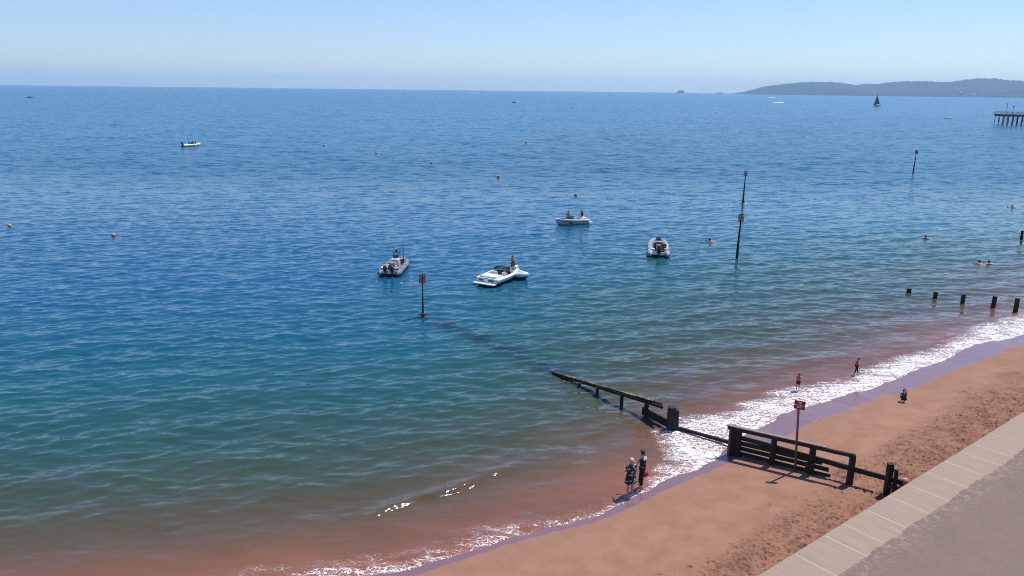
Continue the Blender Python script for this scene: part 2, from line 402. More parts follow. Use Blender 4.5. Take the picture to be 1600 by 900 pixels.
for k in range(9):                                    # single tracks wandering down to the smooth sand
    t, n, a = rng.uniform(-2, 22), rng.uniform(1, 3), rng.uniform(-.5, .5)
    for j in range(26):
        t += .62*math.cos(a); n += .62*math.sin(a)*.5+(.1 if j % 2 else -.1); a += rng.normal(0, .12)
        if 0 < n < 7: foot(t, n, a, .035, .13, .055)
BZ += fp*sm(sb, .9, 1.8)
bedo = sm(-sb, 0, 4)
ms = bpy.data.materials.new('red_sand'); ms.use_nodes = True; T = NT(ms); B = T.n['Principled BSDF']
pos = T.node('ShaderNodeNewGeometry').outputs['Position']
dr = T.math('ADD', T.attr('dry'), T.math('MULTIPLY', T.math('SUBTRACT', T.noise(pos, 2.2, 3), .5), .25))
wet = T.math('SUBTRACT', 1., T.mapr(dr, -.06, .06), True)
damp_ = T.math('SUBTRACT', 1., T.mapr(dr, .0, 2.6), True)
n1 = T.noise(pos, 1.1, 5, .6); n2 = T.noise(pos, 26, 4, .65)
c = T.mix(T.mapr(T.math('ADD', T.math('MULTIPLY', n1, .7), T.math('MULTIPLY', T.noise(pos, .35, 4, .6), .3)), .34, .66), (.258, .130, .082), (.318, .170, .113))
c = T.mix(T.math('MULTIPLY', damp_, .45), c, (.262, .137, .097))
tr = T.attr('tread')
c = T.mix(T.math('MULTIPLY', tr, T.mapr(T.noise(pos, 1.1, 6, .75), .42, .60, .0, .8)), c, (.165, .070, .046))
c = T.mix(T.math('MULTIPLY', T.mapr(T.noise(pos, 7, 4, .7), .54, .62), T.math('MULTIPLY', tr, .65)), c, (.11, .045, .03))
c = T.mix(wet, c, (.200, .100, .100))
T.put(B.inputs['Base Color'], c)
T.put(B.inputs['Roughness'], T.mapr(wet, 0, 1, .92, T.mapr(T.noise(pos, .8, 5, .7), .35, .65, .10, .34))); T.put(B.inputs['Specular IOR Level'], T.mapr(wet, 0, 1, .25, 1.0)); 
bp = T.node('ShaderNodeBump'); bp.inputs['Distance'].default_value = .02; T.put(bp.inputs['Strength'], T.mapr(wet, 0, 1, .35, .02))
T.put(bp.inputs['Height'], T.math('ADD', T.noise(pos, 14, 5, .7), T.math('MULTIPLY', T.noise(pos, 60, 3), .3))); T.put(B.inputs['Normal'], bp.outputs[0])
tag(link('beach_sand', grid_mesh('beach_sand', BX, BY, BZ, {'dry': db, 'tread': tread, 'sea': bedo}), ms), kind='structure')

# ------------------------------------------------------------ sea wall with concrete coping, asphalt promenade
mconc = bpy.data.materials.new('pale_concrete'); mconc.use_nodes = True; T = NT(mconc); B = T.n['Principled BSDF']
tco = T.node('ShaderNodeTexCoord').outputs['Object']; vr = T.mapping(tco, 0, (1, 1, 1))
br = T.noise(T.mapping(tco, 0, (4.5, .16, 1)), 3.0, 6, .8); bl = T.noise(tco, .7, 5, .6); sp = T.noise(tco, 30, 3, .6)
c = T.mix(br, (.165, .118, .083), (.42, .315, .235)); c = T.mix(T.mapr(bl, .4, .65, 0, .5), c, (.29, .22, .165)); c = T.mix(T.mapr(sp, .62, .72, 0, .4), c, (.20, .16, .14))
T.put(B.inputs['Base Color'], c); B.inputs['Roughness'].default_value = .85
bp = T.node('ShaderNodeBump'); bp.inputs['Distance'].default_value = .006; T.put(bp.inputs['Height'], br); T.put(B.inputs['Normal'], bp.outputs[0])
mwall = mat('wall_concrete', (.30, .24, .20), .9, .25, 1.5, bump=.03)
wall = empty('sea_wall', W(0, 0, 0), WA, 'concrete sea wall with a broad pale coping between red sand and the asphalt promenade', 'sea wall')
mb = MB(); mb.box((130, -.72, .98), (340, 1.38, 2.14)); mb.build('wall_face', mwall, wall)
mb = MB()
jt = [1.86, 3.54, 4.68, 6.16, 7.68, 9.1, 10.65, 12.1, 13.5, 14.65, 16.35, 17.95, 19.4]
js = [-40+1.52*k for k in range(27)]; js = [j for j in js if j < .9] + jt
while js[-1] < 300: js.append(js[-1]+(1.5 if js[-1] < 120 else 6.))
CW = 1.46
for a, b in zip(js[:-1], js[1:]):
    g = .009; dz = random.uniform(-.004, .004); z0, z1 = 2.05, ZP+dz
    x0, x1, y0, y1 = a+g, b-g, -CW-.35, .035; e_ = .012
    vs = [(x0, y0, z0), (x1, y0, z0), (x1, y1, z0), (x0, y1, z0), (x0, y0, z1-e_), (x1, y0, z1-e_), (x1, y1, z1-e_), (x0, y1, z1-e_), (x0+e_, y0+e_, z1), (x1-e_, y0+e_, z1), (x1-e_, y1-e_, z1), (x0+e_, y1-e_, z1)]
    mb.add(vs, [(0, 3, 2, 1), (0, 1, 5, 4), (1, 2, 6, 5), (2, 3, 7, 6), (3, 0, 4, 7), (4, 5, 9, 8), (5, 6, 10, 9), (6, 7, 11, 10), (7, 4, 8, 11), (8, 9, 10, 11)])
mb.build('coping', mconc, wall)
# mortar in the joints
mb = MB()
for j in js:
    if j < 40: mb.box((j, -.9, 2.185), (.03, 1.8, .02))
mb.build('joint', mat('joint_mortar', (.55, .50, .44), .9, .2), wall)

mas = bpy.data.materials.new('promenade_asphalt'); mas.use_nodes = True; T = NT(mas); B = T.n['Principled BSDF']
tco = T.node('ShaderNodeTexCoord').outputs['Object']; ed = T.attr('edge')
g1 = T.noise(tco, 17, 4, .8); g2 = T.noise(tco, .5, 5, .6); g3 = T.noise(tco, 3.5, 5, .7); vv = T.node('ShaderNodeTexVoronoi'); T.put(vv.inputs['Vector'], tco); vv.inputs['Scale'].default_value = 11
c = T.mix(g2, (.138, .094, .074), (.225, .152, .116)); c = T.mix(T.mapr(g1, .42, .66, .0, .5), c, (.105, .080, .074))
c = T.mix(T.mapr(vv.outputs['Distance'], .10, .20, .4, 0), c, (.42, .35, .32))
pat = T.math('MULTIPLY', T.mapr(g3, .50, .56), T.math('SUBTRACT', 1., T.mapr(ed, .1, .9), True))
c = T.mix(T.math('MULTIPLY', pat, .32), c, (.36, .28, .22))
g4 = T.noise(T.mapping(tco, 0, (.4, 1, 1)), 1.0, 4, .6)
c = T.mix(T.math('MULTIPLY', T.mapr(g4, .52, .66), T.mapr(ed, 2, 5, 0, .5)), c, (.33, .22, .18))
c = T.mix(T.mapr(T.noise(tco, 7, 3), .66, .72, 0, .35), c, (.10, .08, .08))
T.put(B.inputs['Base Color'], c); B.inputs['Roughness'].default_value = .85
bp = T.node('ShaderNodeBump'); bp.inputs['Distance'].default_value = .012; T.put(bp.inputs['Height'], T.math('ADD', g1, T.math('MULTIPLY', g3, .6))); T.put(B.inputs['Normal'], bp.outputs[0])
ta = np.concatenate([np.arange(-40, -3, .5), np.arange(-3, 26, .05), np.arange(26, 300, 2.)])
rag = (vnoise(ta/.5, ta*0, 21)-.5)*.13+(vnoise(ta/.13, ta*0, 22)-.5)*.06+(vnoise(ta/2.1, ta*0, 23)-.5)*.12
na = np.array([0, .15, .4, .8, 1.5, 3, 6, 12, 40.])
A1, A2 = np.meshgrid(ta, na, indexing='ij'); AX = A1; AY = -CW-A2-rag[:, None]*np.exp(-A2/.4)
AZ = np.full_like(AX, .010); AZ[:, 0] = .0065; AZ[:, 1] = .012
pr = link('promenade', grid_mesh('promenade', AX, AY, AZ, {'edge': A2}), mas); pr.location = W(0, 0, ZP); pr.rotation_euler = (0, 0, WA); tag(pr, kind='structure')
gr = MB(); gr.face([(-40, -42, 0), (300, -42, 0), (300, -CW-.3, 0), (-40, -CW-.3, 0)]); o = gr.build('promenade_base', mat('base', (.2, .15, .13), .9)); o.location = W(0, 0, ZP-.06); o.rotation_euler = (0, 0, WA); tag(o, kind='structure')

# ------------------------------------------------------------ hills across the bay
HD = 8200.
sil = [(1148,145.2),(1156,144.4),(1164,143.2),(1174,140.5),(1195,135),(1220,131.8),(1243,129),(1269,127.8),(1301,128.3),(1318,129.6),(1338,133),(1353,130.8),(1370,131.4),(1387,128.7),(1416,126.8),(1450,127),(1482,128.6),(1502,125.2),(1525,122.6),(1554,122),(1571,125),(1600,126.2),(1660,124),(1720,121),(1800,127),(1880,122)]
us = np.arange(1148, 1880, 1.5); hv = np.interp(us, [q[0] for q in sil], [q[1] for q in sil])
fr = np.array([0, .06, .18, .35, .55, .8, 1.0, 1.3, 1.8]); prof = np.array([0, .16, .34, .52, .72, .92, 1.0, .9, .5])
HX = np.zeros((len(us), len(fr))); HY = HX.copy(); HZ = HX.copy()
for i, (u, v) in enumerate(zip(us, hv)):
    d = ray(u, v); d = d/math.hypot(d[0], d[1]); top = max(H+d[2]*HD, .5)
    for j, f in enumerate(fr):
        dist = HD-1300*(1-f)*min(1, top/60); HX[i, j] = d[0]*dist; HY[i, j] = d[1]*dist
        HZ[i, j] = top*prof[j] + (0 if j == 0 else (rng.rand()-.5)*3.5*min(1, top/60)*(1.1 if j > 3 else .5)*2) - (2 if j == 0 else 0)
mh = mat('hill_woods', (.026, .043, .038), .95, .5, .012, coords='Object')
tag(link('hills', grid_mesh('hills', HX, HY, HZ, {}), mh), kind='structure')
def islet(u0, u1, pts_, dist):
    m = MB(); rows_ = []
    for u, v in pts_:
        d = ray(u, v); d = d/math.hypot(d[0], d[1]); t = max(H+d[2]*dist, -1)
        rows_.append([(d[0]*(dist+k*60), d[1]*(dist+k*60), t*p) for k, p in ((-1, -.05), (-.7, .6), (-.2, .95), (.3, 1), (.8, .6), (1.2, -.05))])
    m.loft(rows_); return tag(m.build('rocky_islet', mat('islet_rock', (.12, .11, .09), .95, .4, .02)), kind='structure')
islet(0, 0, [(1056, 145.6), (1058.5, 143.2), (1061, 141.2), (1064, 140.8), (1067, 140.6), (1068.6, 141.8), (1070.5, 145.6)], 7600.)
islet(0, 0, [(1118, 145.8), (1122, 144.2), (1127, 144.2), (1132, 145.8)], 7700.)
mwh = mat('white_render', (.8, .8, .78), .7); mrf = mat('slate_roof', (.12, .10, .11), .7)
hs = [(1513,130,'on the upper slope under the left end of the hilltop'),(1549,131.5,'high on the wooded slope under the summit'),(1580,131.2,'largest and rightmost of those on the hillside'),(1496,140,'left end of the middle row on the slope'),(1507,140.5,'right end of the middle row on the slope'),
      (1502,144.5,'just above the shore below the middle row'),(1518,147,'at the water edge, left of the shore pair'),(1523,147,'at the water edge, right of the shore pair'),(1534,147.5,'alone at the water edge')]
def hill_z(x, y):
    d2 = (HX-x)**2+(HY-y)**2; return HZ.flat[d2.argmin()]
house0 = None
for i, (u, v, txt) in enumerate(hs):
    # height of the slope along the ray
    d = ray(u, v); d = d/math.hypot(d[0], d[1]); best = None; ui = np.abs(us-u).argmin()
    zr = H+d[2]*np.hypot(HX[ui], HY[ui]); diff = HZ[ui]-zr; j = int(np.argmax(diff > 0)) if (diff > 0).any() else 2
    dist = float(np.hypot(HX[ui, max(j-1, 0)], HY[ui, max(j-1, 0)]))-8; z = float(H+d[2]*dist)
    if house0 is None:
        hh = empty('white_house'); m = MB(); m.box((0, 0, 4), (22, 12, 10)); m.build('wall', mwh, hh)
        m = MB(); m.add([(-12, -7, 9), (12, -7, 9), (12, 7, 9), (-12, 7, 9), (-9, 0, 13), (9, 0, 13)], [(0, 1, 5, 4), (1, 2, 5), (2, 3, 4, 5), (3, 0, 4), (3, 2, 1, 0)]); m.build('roof', mrf, hh); house0 = hh
    else: hh = copy_tree(house0)
    hh.location = (d[0]*dist, d[1]*dist, z-4); hh.rotation_euler = (0, 0, -math.atan2(d[0], d[1])+rng.uniform(-.3, .3)); sc0 = 1.25 if i == 2 else (.8 if i > 5 else 1.); hh.scale = (sc0,)*3
    tag(hh, 'white house '+txt+' across the bay', 'house', 'white houses on the far hillside')

# ------------------------------------------------------------ timber groyne
def timber(name, a, b):
    m = bpy.data.materials.new(name); m.use_nodes = True; T = NT(m); B = T.n['Principled BSDF']
    p = T.node('ShaderNodeTexCoord').outputs['Object']; g = T.noise(p, 9, 6, .7); k = T.noise(p, 1.6, 3)
    c = T.mix(g, a, b); T.put(B.inputs['Base Color'], c); B.inputs['Roughness'].default_value = .8
    bp = T.node('ShaderNodeBump'); bp.inputs['Distance'].default_value = .03; T.put(bp.inputs['Height'], g); T.put(B.inputs['Normal'], bp.outputs[0]); return m
mt = timber('dark_wet_timber', (.008, .005, .005), (.034, .022, .018))
mtop = timber('sunlit_timber', (.10, .075, .06), (.36, .30, .26))  # pale version of the timber, with sunlight put into its colour
malg = bpy.data.materials.new('algae_timber'); malg.use_nodes = True; T = NT(malg); B = T.n['Principled BSDF']
p = T.node('ShaderNodeTexCoord').outputs['Object']; c = T.mix(T.mapr(T.noise(p, 2.2, 5, .8), .44, .66), (.030, .026, .014), (.30, .27, .04)); T.put(B.inputs['Base Color'], c); B.inputs['Roughness'].default_value = .6
gA = G(1143, 710); gE = G(1385, 772); gF = G(1047, 670); gG = G(1009, 652)
gt = empty('timber_groyne', (gA.x, gA.y, 0), 0, 'long dark timber groyne running from the sea wall down the red beach into the water', 'groyne')
off0 = Vector((gA.x, gA.y, 0))
def post(mb, p, hgt, w_=.24, under=.6, lean=(0, 0)):
    p = Vector(p)-off0; mb.beam((p.x, p.y, p.z-under), (p.x+lean[0]*hgt, p.y+lean[1]*hgt, p.z+hgt), w_, w_*1.05, .012, 8)
gl = (gE-gA); gl.z = 0; gdir = gl.normalized(); gside = Vector((-gdir.y, gdir.x, 0))          # gside points seaward/left-up
def on(t, sd=0.): # point on beach-side line, t metres from post A
    q = Vector((gA.x, gA.y, 0))+gdir*t+gside*sd; q.z = float(sand_height(sdist(np.array([[q.x, q.y]]), shore)[0])); return q
tB = (G(1203, 727)-gA).to_2d().length; tC = (G(1257, 746)-gA).to_2d().length; tD = (G(1317, 764)-gA).to_2d().length; tE = gl.length
hA = 1.42
for t, hg, w_ in ((-.02, 1.40, .30), (.26, 1.36, .22), (tB, 1.27, .20), (tC, 1.30, .22), (tD, 1.28, .21), (tE, 1.34, .21), (tE+.24, 1.14, .12)):
    m = MB(); post(m, on(t), hg, w_, .8, (random.uniform(-.015, .015), 0)); m.build('post', mt, gt)
def plank(t0, t1, h0, h1, thick=.08, hgt=.22, sd=.12, m_=None, name='plank', abs0=None):
    a = on(t0, sd); b = on(t1, sd); a.z += h0; b.z += h1
    mb = MB(); mb.beam(a-off0, b-off0, thick, hgt, .006, 14); return mb.build(name, m_ or mt, gt)
# rails on top, their sunlit upper face painted as a thin pale board
plank(-.25, tD+.1, 1.30, 1.28, .14, .15, -.06, mt, 'top_rail')
plank(-.3, tD*.80, 1.405, 1.375, .20, .045, -.04, mtop, 'sunlit_top_board')
plank(.2, tE+.5, .86, .60, .09, .21, .13)
plank(.1, tC+.4, .585, .55, .08, .19, .13)
plank(.2, tC+.7, .335, .30, .08, .18, .13)
plank(.1, tD-.8, .10, .03, .08, .16, .13)
plank(tE+.02, tE+2.6, .42, .30, .12, .2, -.05)
m = MB(); q = on(tC, -.2); q.z += .42; m.box(q-off0, (.26, .2, .3), jit=.02); m.build('bolt_block', mt, gt)
# seaward half
gw = gF.copy(); gw.z = 0; tip = G(862, 581); tip.z = 0
dw = (tip-gw).normalized(); Lw = (tip-gw).length; sw = Vector((-dw.y, dw.x, 0))
def onw(t, z, sd=0.): q = gw+dw*t+sw*sd; q.z = z; return q-off0
for u, v, hg, w_, lean in ((1047, 670, 1.16, .34, .02), (1009, 652, .86, .2, 0), (971, 635, .62, .17, 0), (933, 618, .45, .16, 0), (905, 606, .3, .16, 0)):
    p = G(u, v); m = MB(); post(m, (p.x, p.y, 0), hg, w_, .8, (lean, 0)); m.build('post', mt, gt)
m = MB(); q = G(1050, 671)-off0; m.beam((q.x+.15, q.y+.03, -.6), (q.x+.16, q.y+.03, 1.02), .24, .28, .015); m.build('post', mt, gt)
tG = (Vector((G(1009, 652).x, G(1009, 652).y, 0))-gw).length
zr = lambda t: .92-.098*max(0, t-tG)
m = MB(); m.beam(onw(.75, 1.0, -.08), onw(Lw-.3, .03, -.08), .12, .15, .01, 24); m.build('top_rail', mt, gt)
m = MB(); m.beam(onw(.5, .98, .1), onw(Lw+.0, .00, .1), .10, .14, .01, 24); m.build('top_rail', mt, gt)
m = MB(); m.beam(onw(1.2, 1.055, 0), onw(Lw-.5, .10, 0), .19, .045, .008, 30); m.build('weedy_board', malg, gt)
m = MB(); m.beam(onw(.1, .26, .06), onw(tG+.2, .30, .06), .10, .40, .012, 8); m.build('plank', mt, gt)
m = MB(); m.beam(onw(Lw*.55, -.02, .12), onw(Lw*.85, -.02, .12), .4, .08, .02, 12); m.build('weedy_board', malg, gt)
a = G(1057, 671); b = G(1140, 697); a.z = .10; b.z = .20; m = MB(); m.beam(a-off0, b-off0, .12, .16, .01, 10); m.build('low_rail', mt, gt)

# ------------------------------------------------------------ warning sign
sp_ = G(1242, 736); sb_ = empty('warning_sign', sp_, 0, 'small red warning sign on a tall slim post in front of the upper groyne', 'sign')
mpost = mat('weathered_steel', (.16, .085, .08), .5, .35, 6, metal=.2); mred = mat('sign_red', (.33, .008, .014), .45, .08)
HS = 3.30
m = MB(); m.tube([(0, 0, -.6), (.02, 0, 1.4), (.035, 0, HS-.15)], [.055, .05, .045], 12); m.build('pole', mpost, sb_, True)
pa = math.atan2(-.42, 1)                                  # panel turned so its right side falls away
pn = Matrix.Rotation(R(-24), 4, 'Z')
m = MB(); m.box((0, 0, 0), (.43, .022, .38)); o = m.build('panel', mred, sb_); o.location = (.05, -.06, HS-.24); o.rotation_euler = (0, R(5), R(-22)); panel = o
mwt = mat('sign_white', (.85, .80, .80), .5, .05)
m = MB(); rr = [(math.cos(a)*.062, -.014, .12+math.sin(a)*.062) for a in np.linspace(0, 2*math.pi, 25)]; m.tube(rr, .012, 6, False); m.tube([(-.045, -.014, .165), (.045, -.014, .075)], .011, 6)
m.ball((0, -.012, .125), .024, (1, .3, 1.2), 6); pg_ = m.build('pictogram', mwt, panel); pg_.scale = (.85, 1, .85)
for j, (ln, z) in enumerate((([.07, .05, .12, .06, .05], 0.0), ([.05, .10, .05, .10], -.065), ([.07, .09], -.13))):
    m = MB(); x = -sum(ln)/2-.012*(len(ln)-1)
    for L in ln:
        m.box((x+L/2, -.0125, z), (L, .006, .026)); x += L+.024
    lt_ = m.build('lettering', mwt, panel); lt_.scale = (.85, 1, .85)
for z in (.1, .36): m = MB(); m.box((.02, .0, HS-z), (.1, .05, .04)); m.build('clamp', mpost, sb_)

sb_.rotation_euler = (0, R(-3.4), 0)
# ------------------------------------------------------------ channel marker poles
mrust = mat('rusty_red_paint', (.20, .045, .035), .6, .4, 5); mpole = mat('weedy_dark_steel', (.022, .020, .026), .6, .4, 3); mcol = mat('collar_rust', (.16, .06, .03), .6, .2)
def marker(u, v, hgt, label, topscale=1., lean=0., collar=False, lighttop=False, rb=.16):
    p = pt(u, v); t = empty('marker_pole', (p[0], p[1], 0), 0, label, 'marker pole', 'beacon poles standing in the sea at the groyne ends')
    m = MB(); m.tube([(0, 0, -1.5), (lean*.3, 0, hgt*.3), (lean*.7, 0, hgt*.7), (lean, 0, hgt-.3)], [rb, rb*.82, rb*.5, rb*.42], 12); m.build('pole', mpole, t, True)
    s_ = topscale; m = MB(); r_, h_ = .24*s_, .58*s_; z0 = hgt-h_
    for k in range(10):
        a = 2*math.pi*k/10; m.tube([(lean+r_*math.cos(a), r_*math.sin(a), z0), (lean+r_*.92*math.cos(a), r_*.92*math.sin(a), hgt)], .022*s_, 5)
    for z in (z0, z0+h_*.5, hgt):
        m.tube([(lean+r_*math.cos(a), r_*math.sin(a), z) for a in np.linspace(0, 2*math.pi, 17)], .03*s_, 6, False)
    m.build('topmark_cage', mrust, t)
    m = MB(); m.tube([(lean, 0, z0-.1), (lean, 0, hgt+.06)], .06*s_, 8); m.tube([(lean, 0, z0-.02), (lean, 0, z0+.02)], r_, 14); m.build('topmark_core', mrust, t)
    if collar:
        m = MB(); m.tube([(0, 0, .10), (0, 0, .26)], .2, 12); m.box((.2, 0, .22), (.3, .1, .1)); m.box((-.25, 0, .16), (.24, .08, .07)); m.build('collar', mcol, t)
    return t
marker(661, 495, 3.12, 'short beacon pole beyond the drowned end of the near groyne, left of the white speedboat', .95, 0, True, rb=.08)
marker(1151, 404, 4.42, 'stout dark beacon pole with red cage topmark, nearest one in the right half', 1.1, .1, rb=.15)
marker(1160.5, 318, 4.80, 'beacon pole standing right behind the stout one, with a bather at its foot', 1.1, .06, rb=.15)
marker(1426.5, 271, 4.74, 'farthest beacon pole, alone in open water toward the pier', 1.2, .12, rb=.15)

# ------------------------------------------------------------ stumps of the next groynes
for i, (u, v, hg, w_, txt) in enumerate([(1586, 487, 1.05, .25, 'standing at the foam edge, nearest the shore in its row of five'), (1551.5, 480, .88, .24, 'in pink shallows, second from the shore in the row of five'), (1503.5, 475, .78, .27, 'in the sea, middle one of the row of five'),
        (1461, 466, .52, .28, 'in the sea, fourth from the shore in the row of five'), (1420, 457.5, .36, .28, 'almost awash, outermost and shortest of the row of five'), (1596, 374, 1.0, .22, 'standing alone farther out at the right edge of the photo')]):
    p = pt(u, v); m = MB(); m.beam((0, 0, -.8), (.04*hg, 0, hg), w_, w_*1.05, .012, 6); o = m.build('groyne_stump', mt); o.location = (p[0], p[1], 0); o.rotation_euler = (0, 0, .4*i)
    tag(o, 'dark timber stump '+txt, 'timber post', 'timber stumps of the next groynes')

# ------------------------------------------------------------ buoys
mor = mat('buoy_orange', (.80, .30, .06), .45, .1, 4); mor2 = mat('buoy_red_orange', (.70, .17, .06), .45, .1, 4); mweed = mat('buoy_weed', (.03, .035, .02), .8)
def buoy(u, v, r, m_, label):
    p = pt(u, v+1); t = empty('mooring_buoy', (p[0], p[1], 0), rng.uniform(0, 6), label, 'buoy', 'round mooring buoys scattered on the sea')
    r *= .60
    m = MB(); m.ball((0, 0, r*.55), r, (1, 1, .98), 12); m.build('float', m_, t, True)
    m = MB(); m.tube([(0, 0, r*1.45), (0, 0, r*1.62)], r*.18, 8); rr = [(math.cos(a)*r*.2, 0, r*1.75+math.sin(a)*r*.2) for a in np.linspace(0, 6.283, 13)]; m.tube(rr, r*.05, 5, False); m.build('shackle', mweed, t)
    m = MB(); m.tube([(0, 0, -r*.5), (0, 0, r*.02)], [r*.8, r*1.01], 16); m.build('weed_skirt', mweed, t); return t
buoy(15, 353, .36, mor, 'orange mooring buoy nearest the left edge of the photo')
buoy(177.5, 368, .36, mor, 'orange mooring buoy at left, the nearer one, right of the leftmost buoy')
buoy(506, 227, .42, mor2, 'far small orange buoy, left end of the diagonal line of far buoys')
buoy(588, 239, .42, mor2, 'far orange buoy, second from the left in the diagonal line')
buoy(674, 254, .45, mor2, 'orange buoy in the middle of the diagonal line of far buoys')
buoy(778.5, 276, .46, mor2, 'orange buoy up and left of the pale motorboat, fourth in the diagonal line')
buoy(899.5, 305, .42, mor2, 'orange buoy just behind the pale motorboat, nearest end of the diagonal line')
buoy(822, 222, .5, mor2, 'farthest orange buoy, off the diagonal line and above the centre of the photo')
buoy(627, 443, .15, mat('buoy_white', (.75, .68, .58), .5), 'tiny off-white buoy between the grey twin-engined boat and the short beacon pole')
buoy(1119, 175, .8, mor2, 'tiny far buoy below and right of the small islet')

# ------------------------------------------------------------ people
def skin_mesh(V, E, Rr, root=0, sub=1):
    me = bpy.data.meshes.new('tmp'); me.from_pydata([tuple(v) for v in V], E, []); ob = bpy.data.objects.new('tmp', me); C.objects.link(ob)
    md = ob.modifiers.new('s', 'SKIN'); md.use_smooth_shade = True
    for i, r_ in enumerate(Rr): me.skin_vertices[0].data[i].radius = (r_ if isinstance(r_, tuple) else (r_, r_))
    me.skin_vertices[0].data[root].use_root = True
    if sub: ms_ = ob.modifiers.new('u', 'SUBSURF'); ms_.levels = sub; ms_.render_levels = sub
    bpy.context.view_layer.update(); dg = bpy.context.evaluated_depsgraph_get(); out = bpy.data.meshes.new_from_object(ob.evaluated_get(dg))
    bpy.data.objects.remove(ob); return out
BASE = dict(pelvis=(0, 0, .93), belly=(0, 0, 1.08), chest=(0, 0, 1.28), neck=(0, .0, 1.45), headb=(0, .015, 1.53), head=(0, .02, 1.61), headt=(0, .01, 1.67),
    hipL=(-.09, 0, .89), hipR=(.09, 0, .89), kneeL=(-.1, .01, .49), kneeR=(.1, .01, .49), ankL=(-.1, -.02, .07), ankR=(.1, -.02, .07), toeL=(-.11, .14, .03), toeR=(.11, .14, .03),
    shL=(-.17, 0, 1.39), shR=(.17, 0, 1.39), elL=(-.23, -.01, 1.12), elR=(.23, -.01, 1.12), wrL=(-.24, .05, .87), wrR=(.24, .05, .87))
RAD = dict(pelvis=.135, belly=.115, chest=.125, neck=.05, headb=.065, head=.088, headt=.06, hip=.095, knee=.06, ank=.038, toe=.035, sh=.062, el=.042, wr=.028)
ED = [('pelvis', 'belly'), ('belly', 'chest'), ('chest', 'neck'), ('neck', 'headb'), ('headb', 'head'), ('head', 'headt')] + [(a+s_, b+s_) for s_ in 'LR' for a, b in (('hip', 'knee'), ('knee', 'ank'), ('ank', 'toe'), ('sh', 'el'), ('el', 'wr'))] + [('pelvis', 'hip'+s_) for s_ in 'LR'] + [('chest', 'sh'+s_) for s_ in 'LR']
mskin = mat('skin', (.52, .29, .20), .55, .08, 6); mskind = mat('skin_tanned', (.36, .18, .12), .55, .08, 6)
mblack = mat('black_cloth', (.012, .012, .016), .85, .3, 9); mdk = mat('dark_navy_cloth', (.02, .02, .035), .85, .2); mblond = mat('blond_hair', (.62, .47, .28), .6, .2, 30)
mdhair = mat('dark_hair', (.016, .011, .010), .55, .2, 30); mredc = mat('red_orange_cloth', (.75, .07, .03), .7, .15); mwhite = mat('white_cloth', (.5, .46, .42), .8, .1)
meye = mat('eye', (.02, .02, .02), .3, .0)
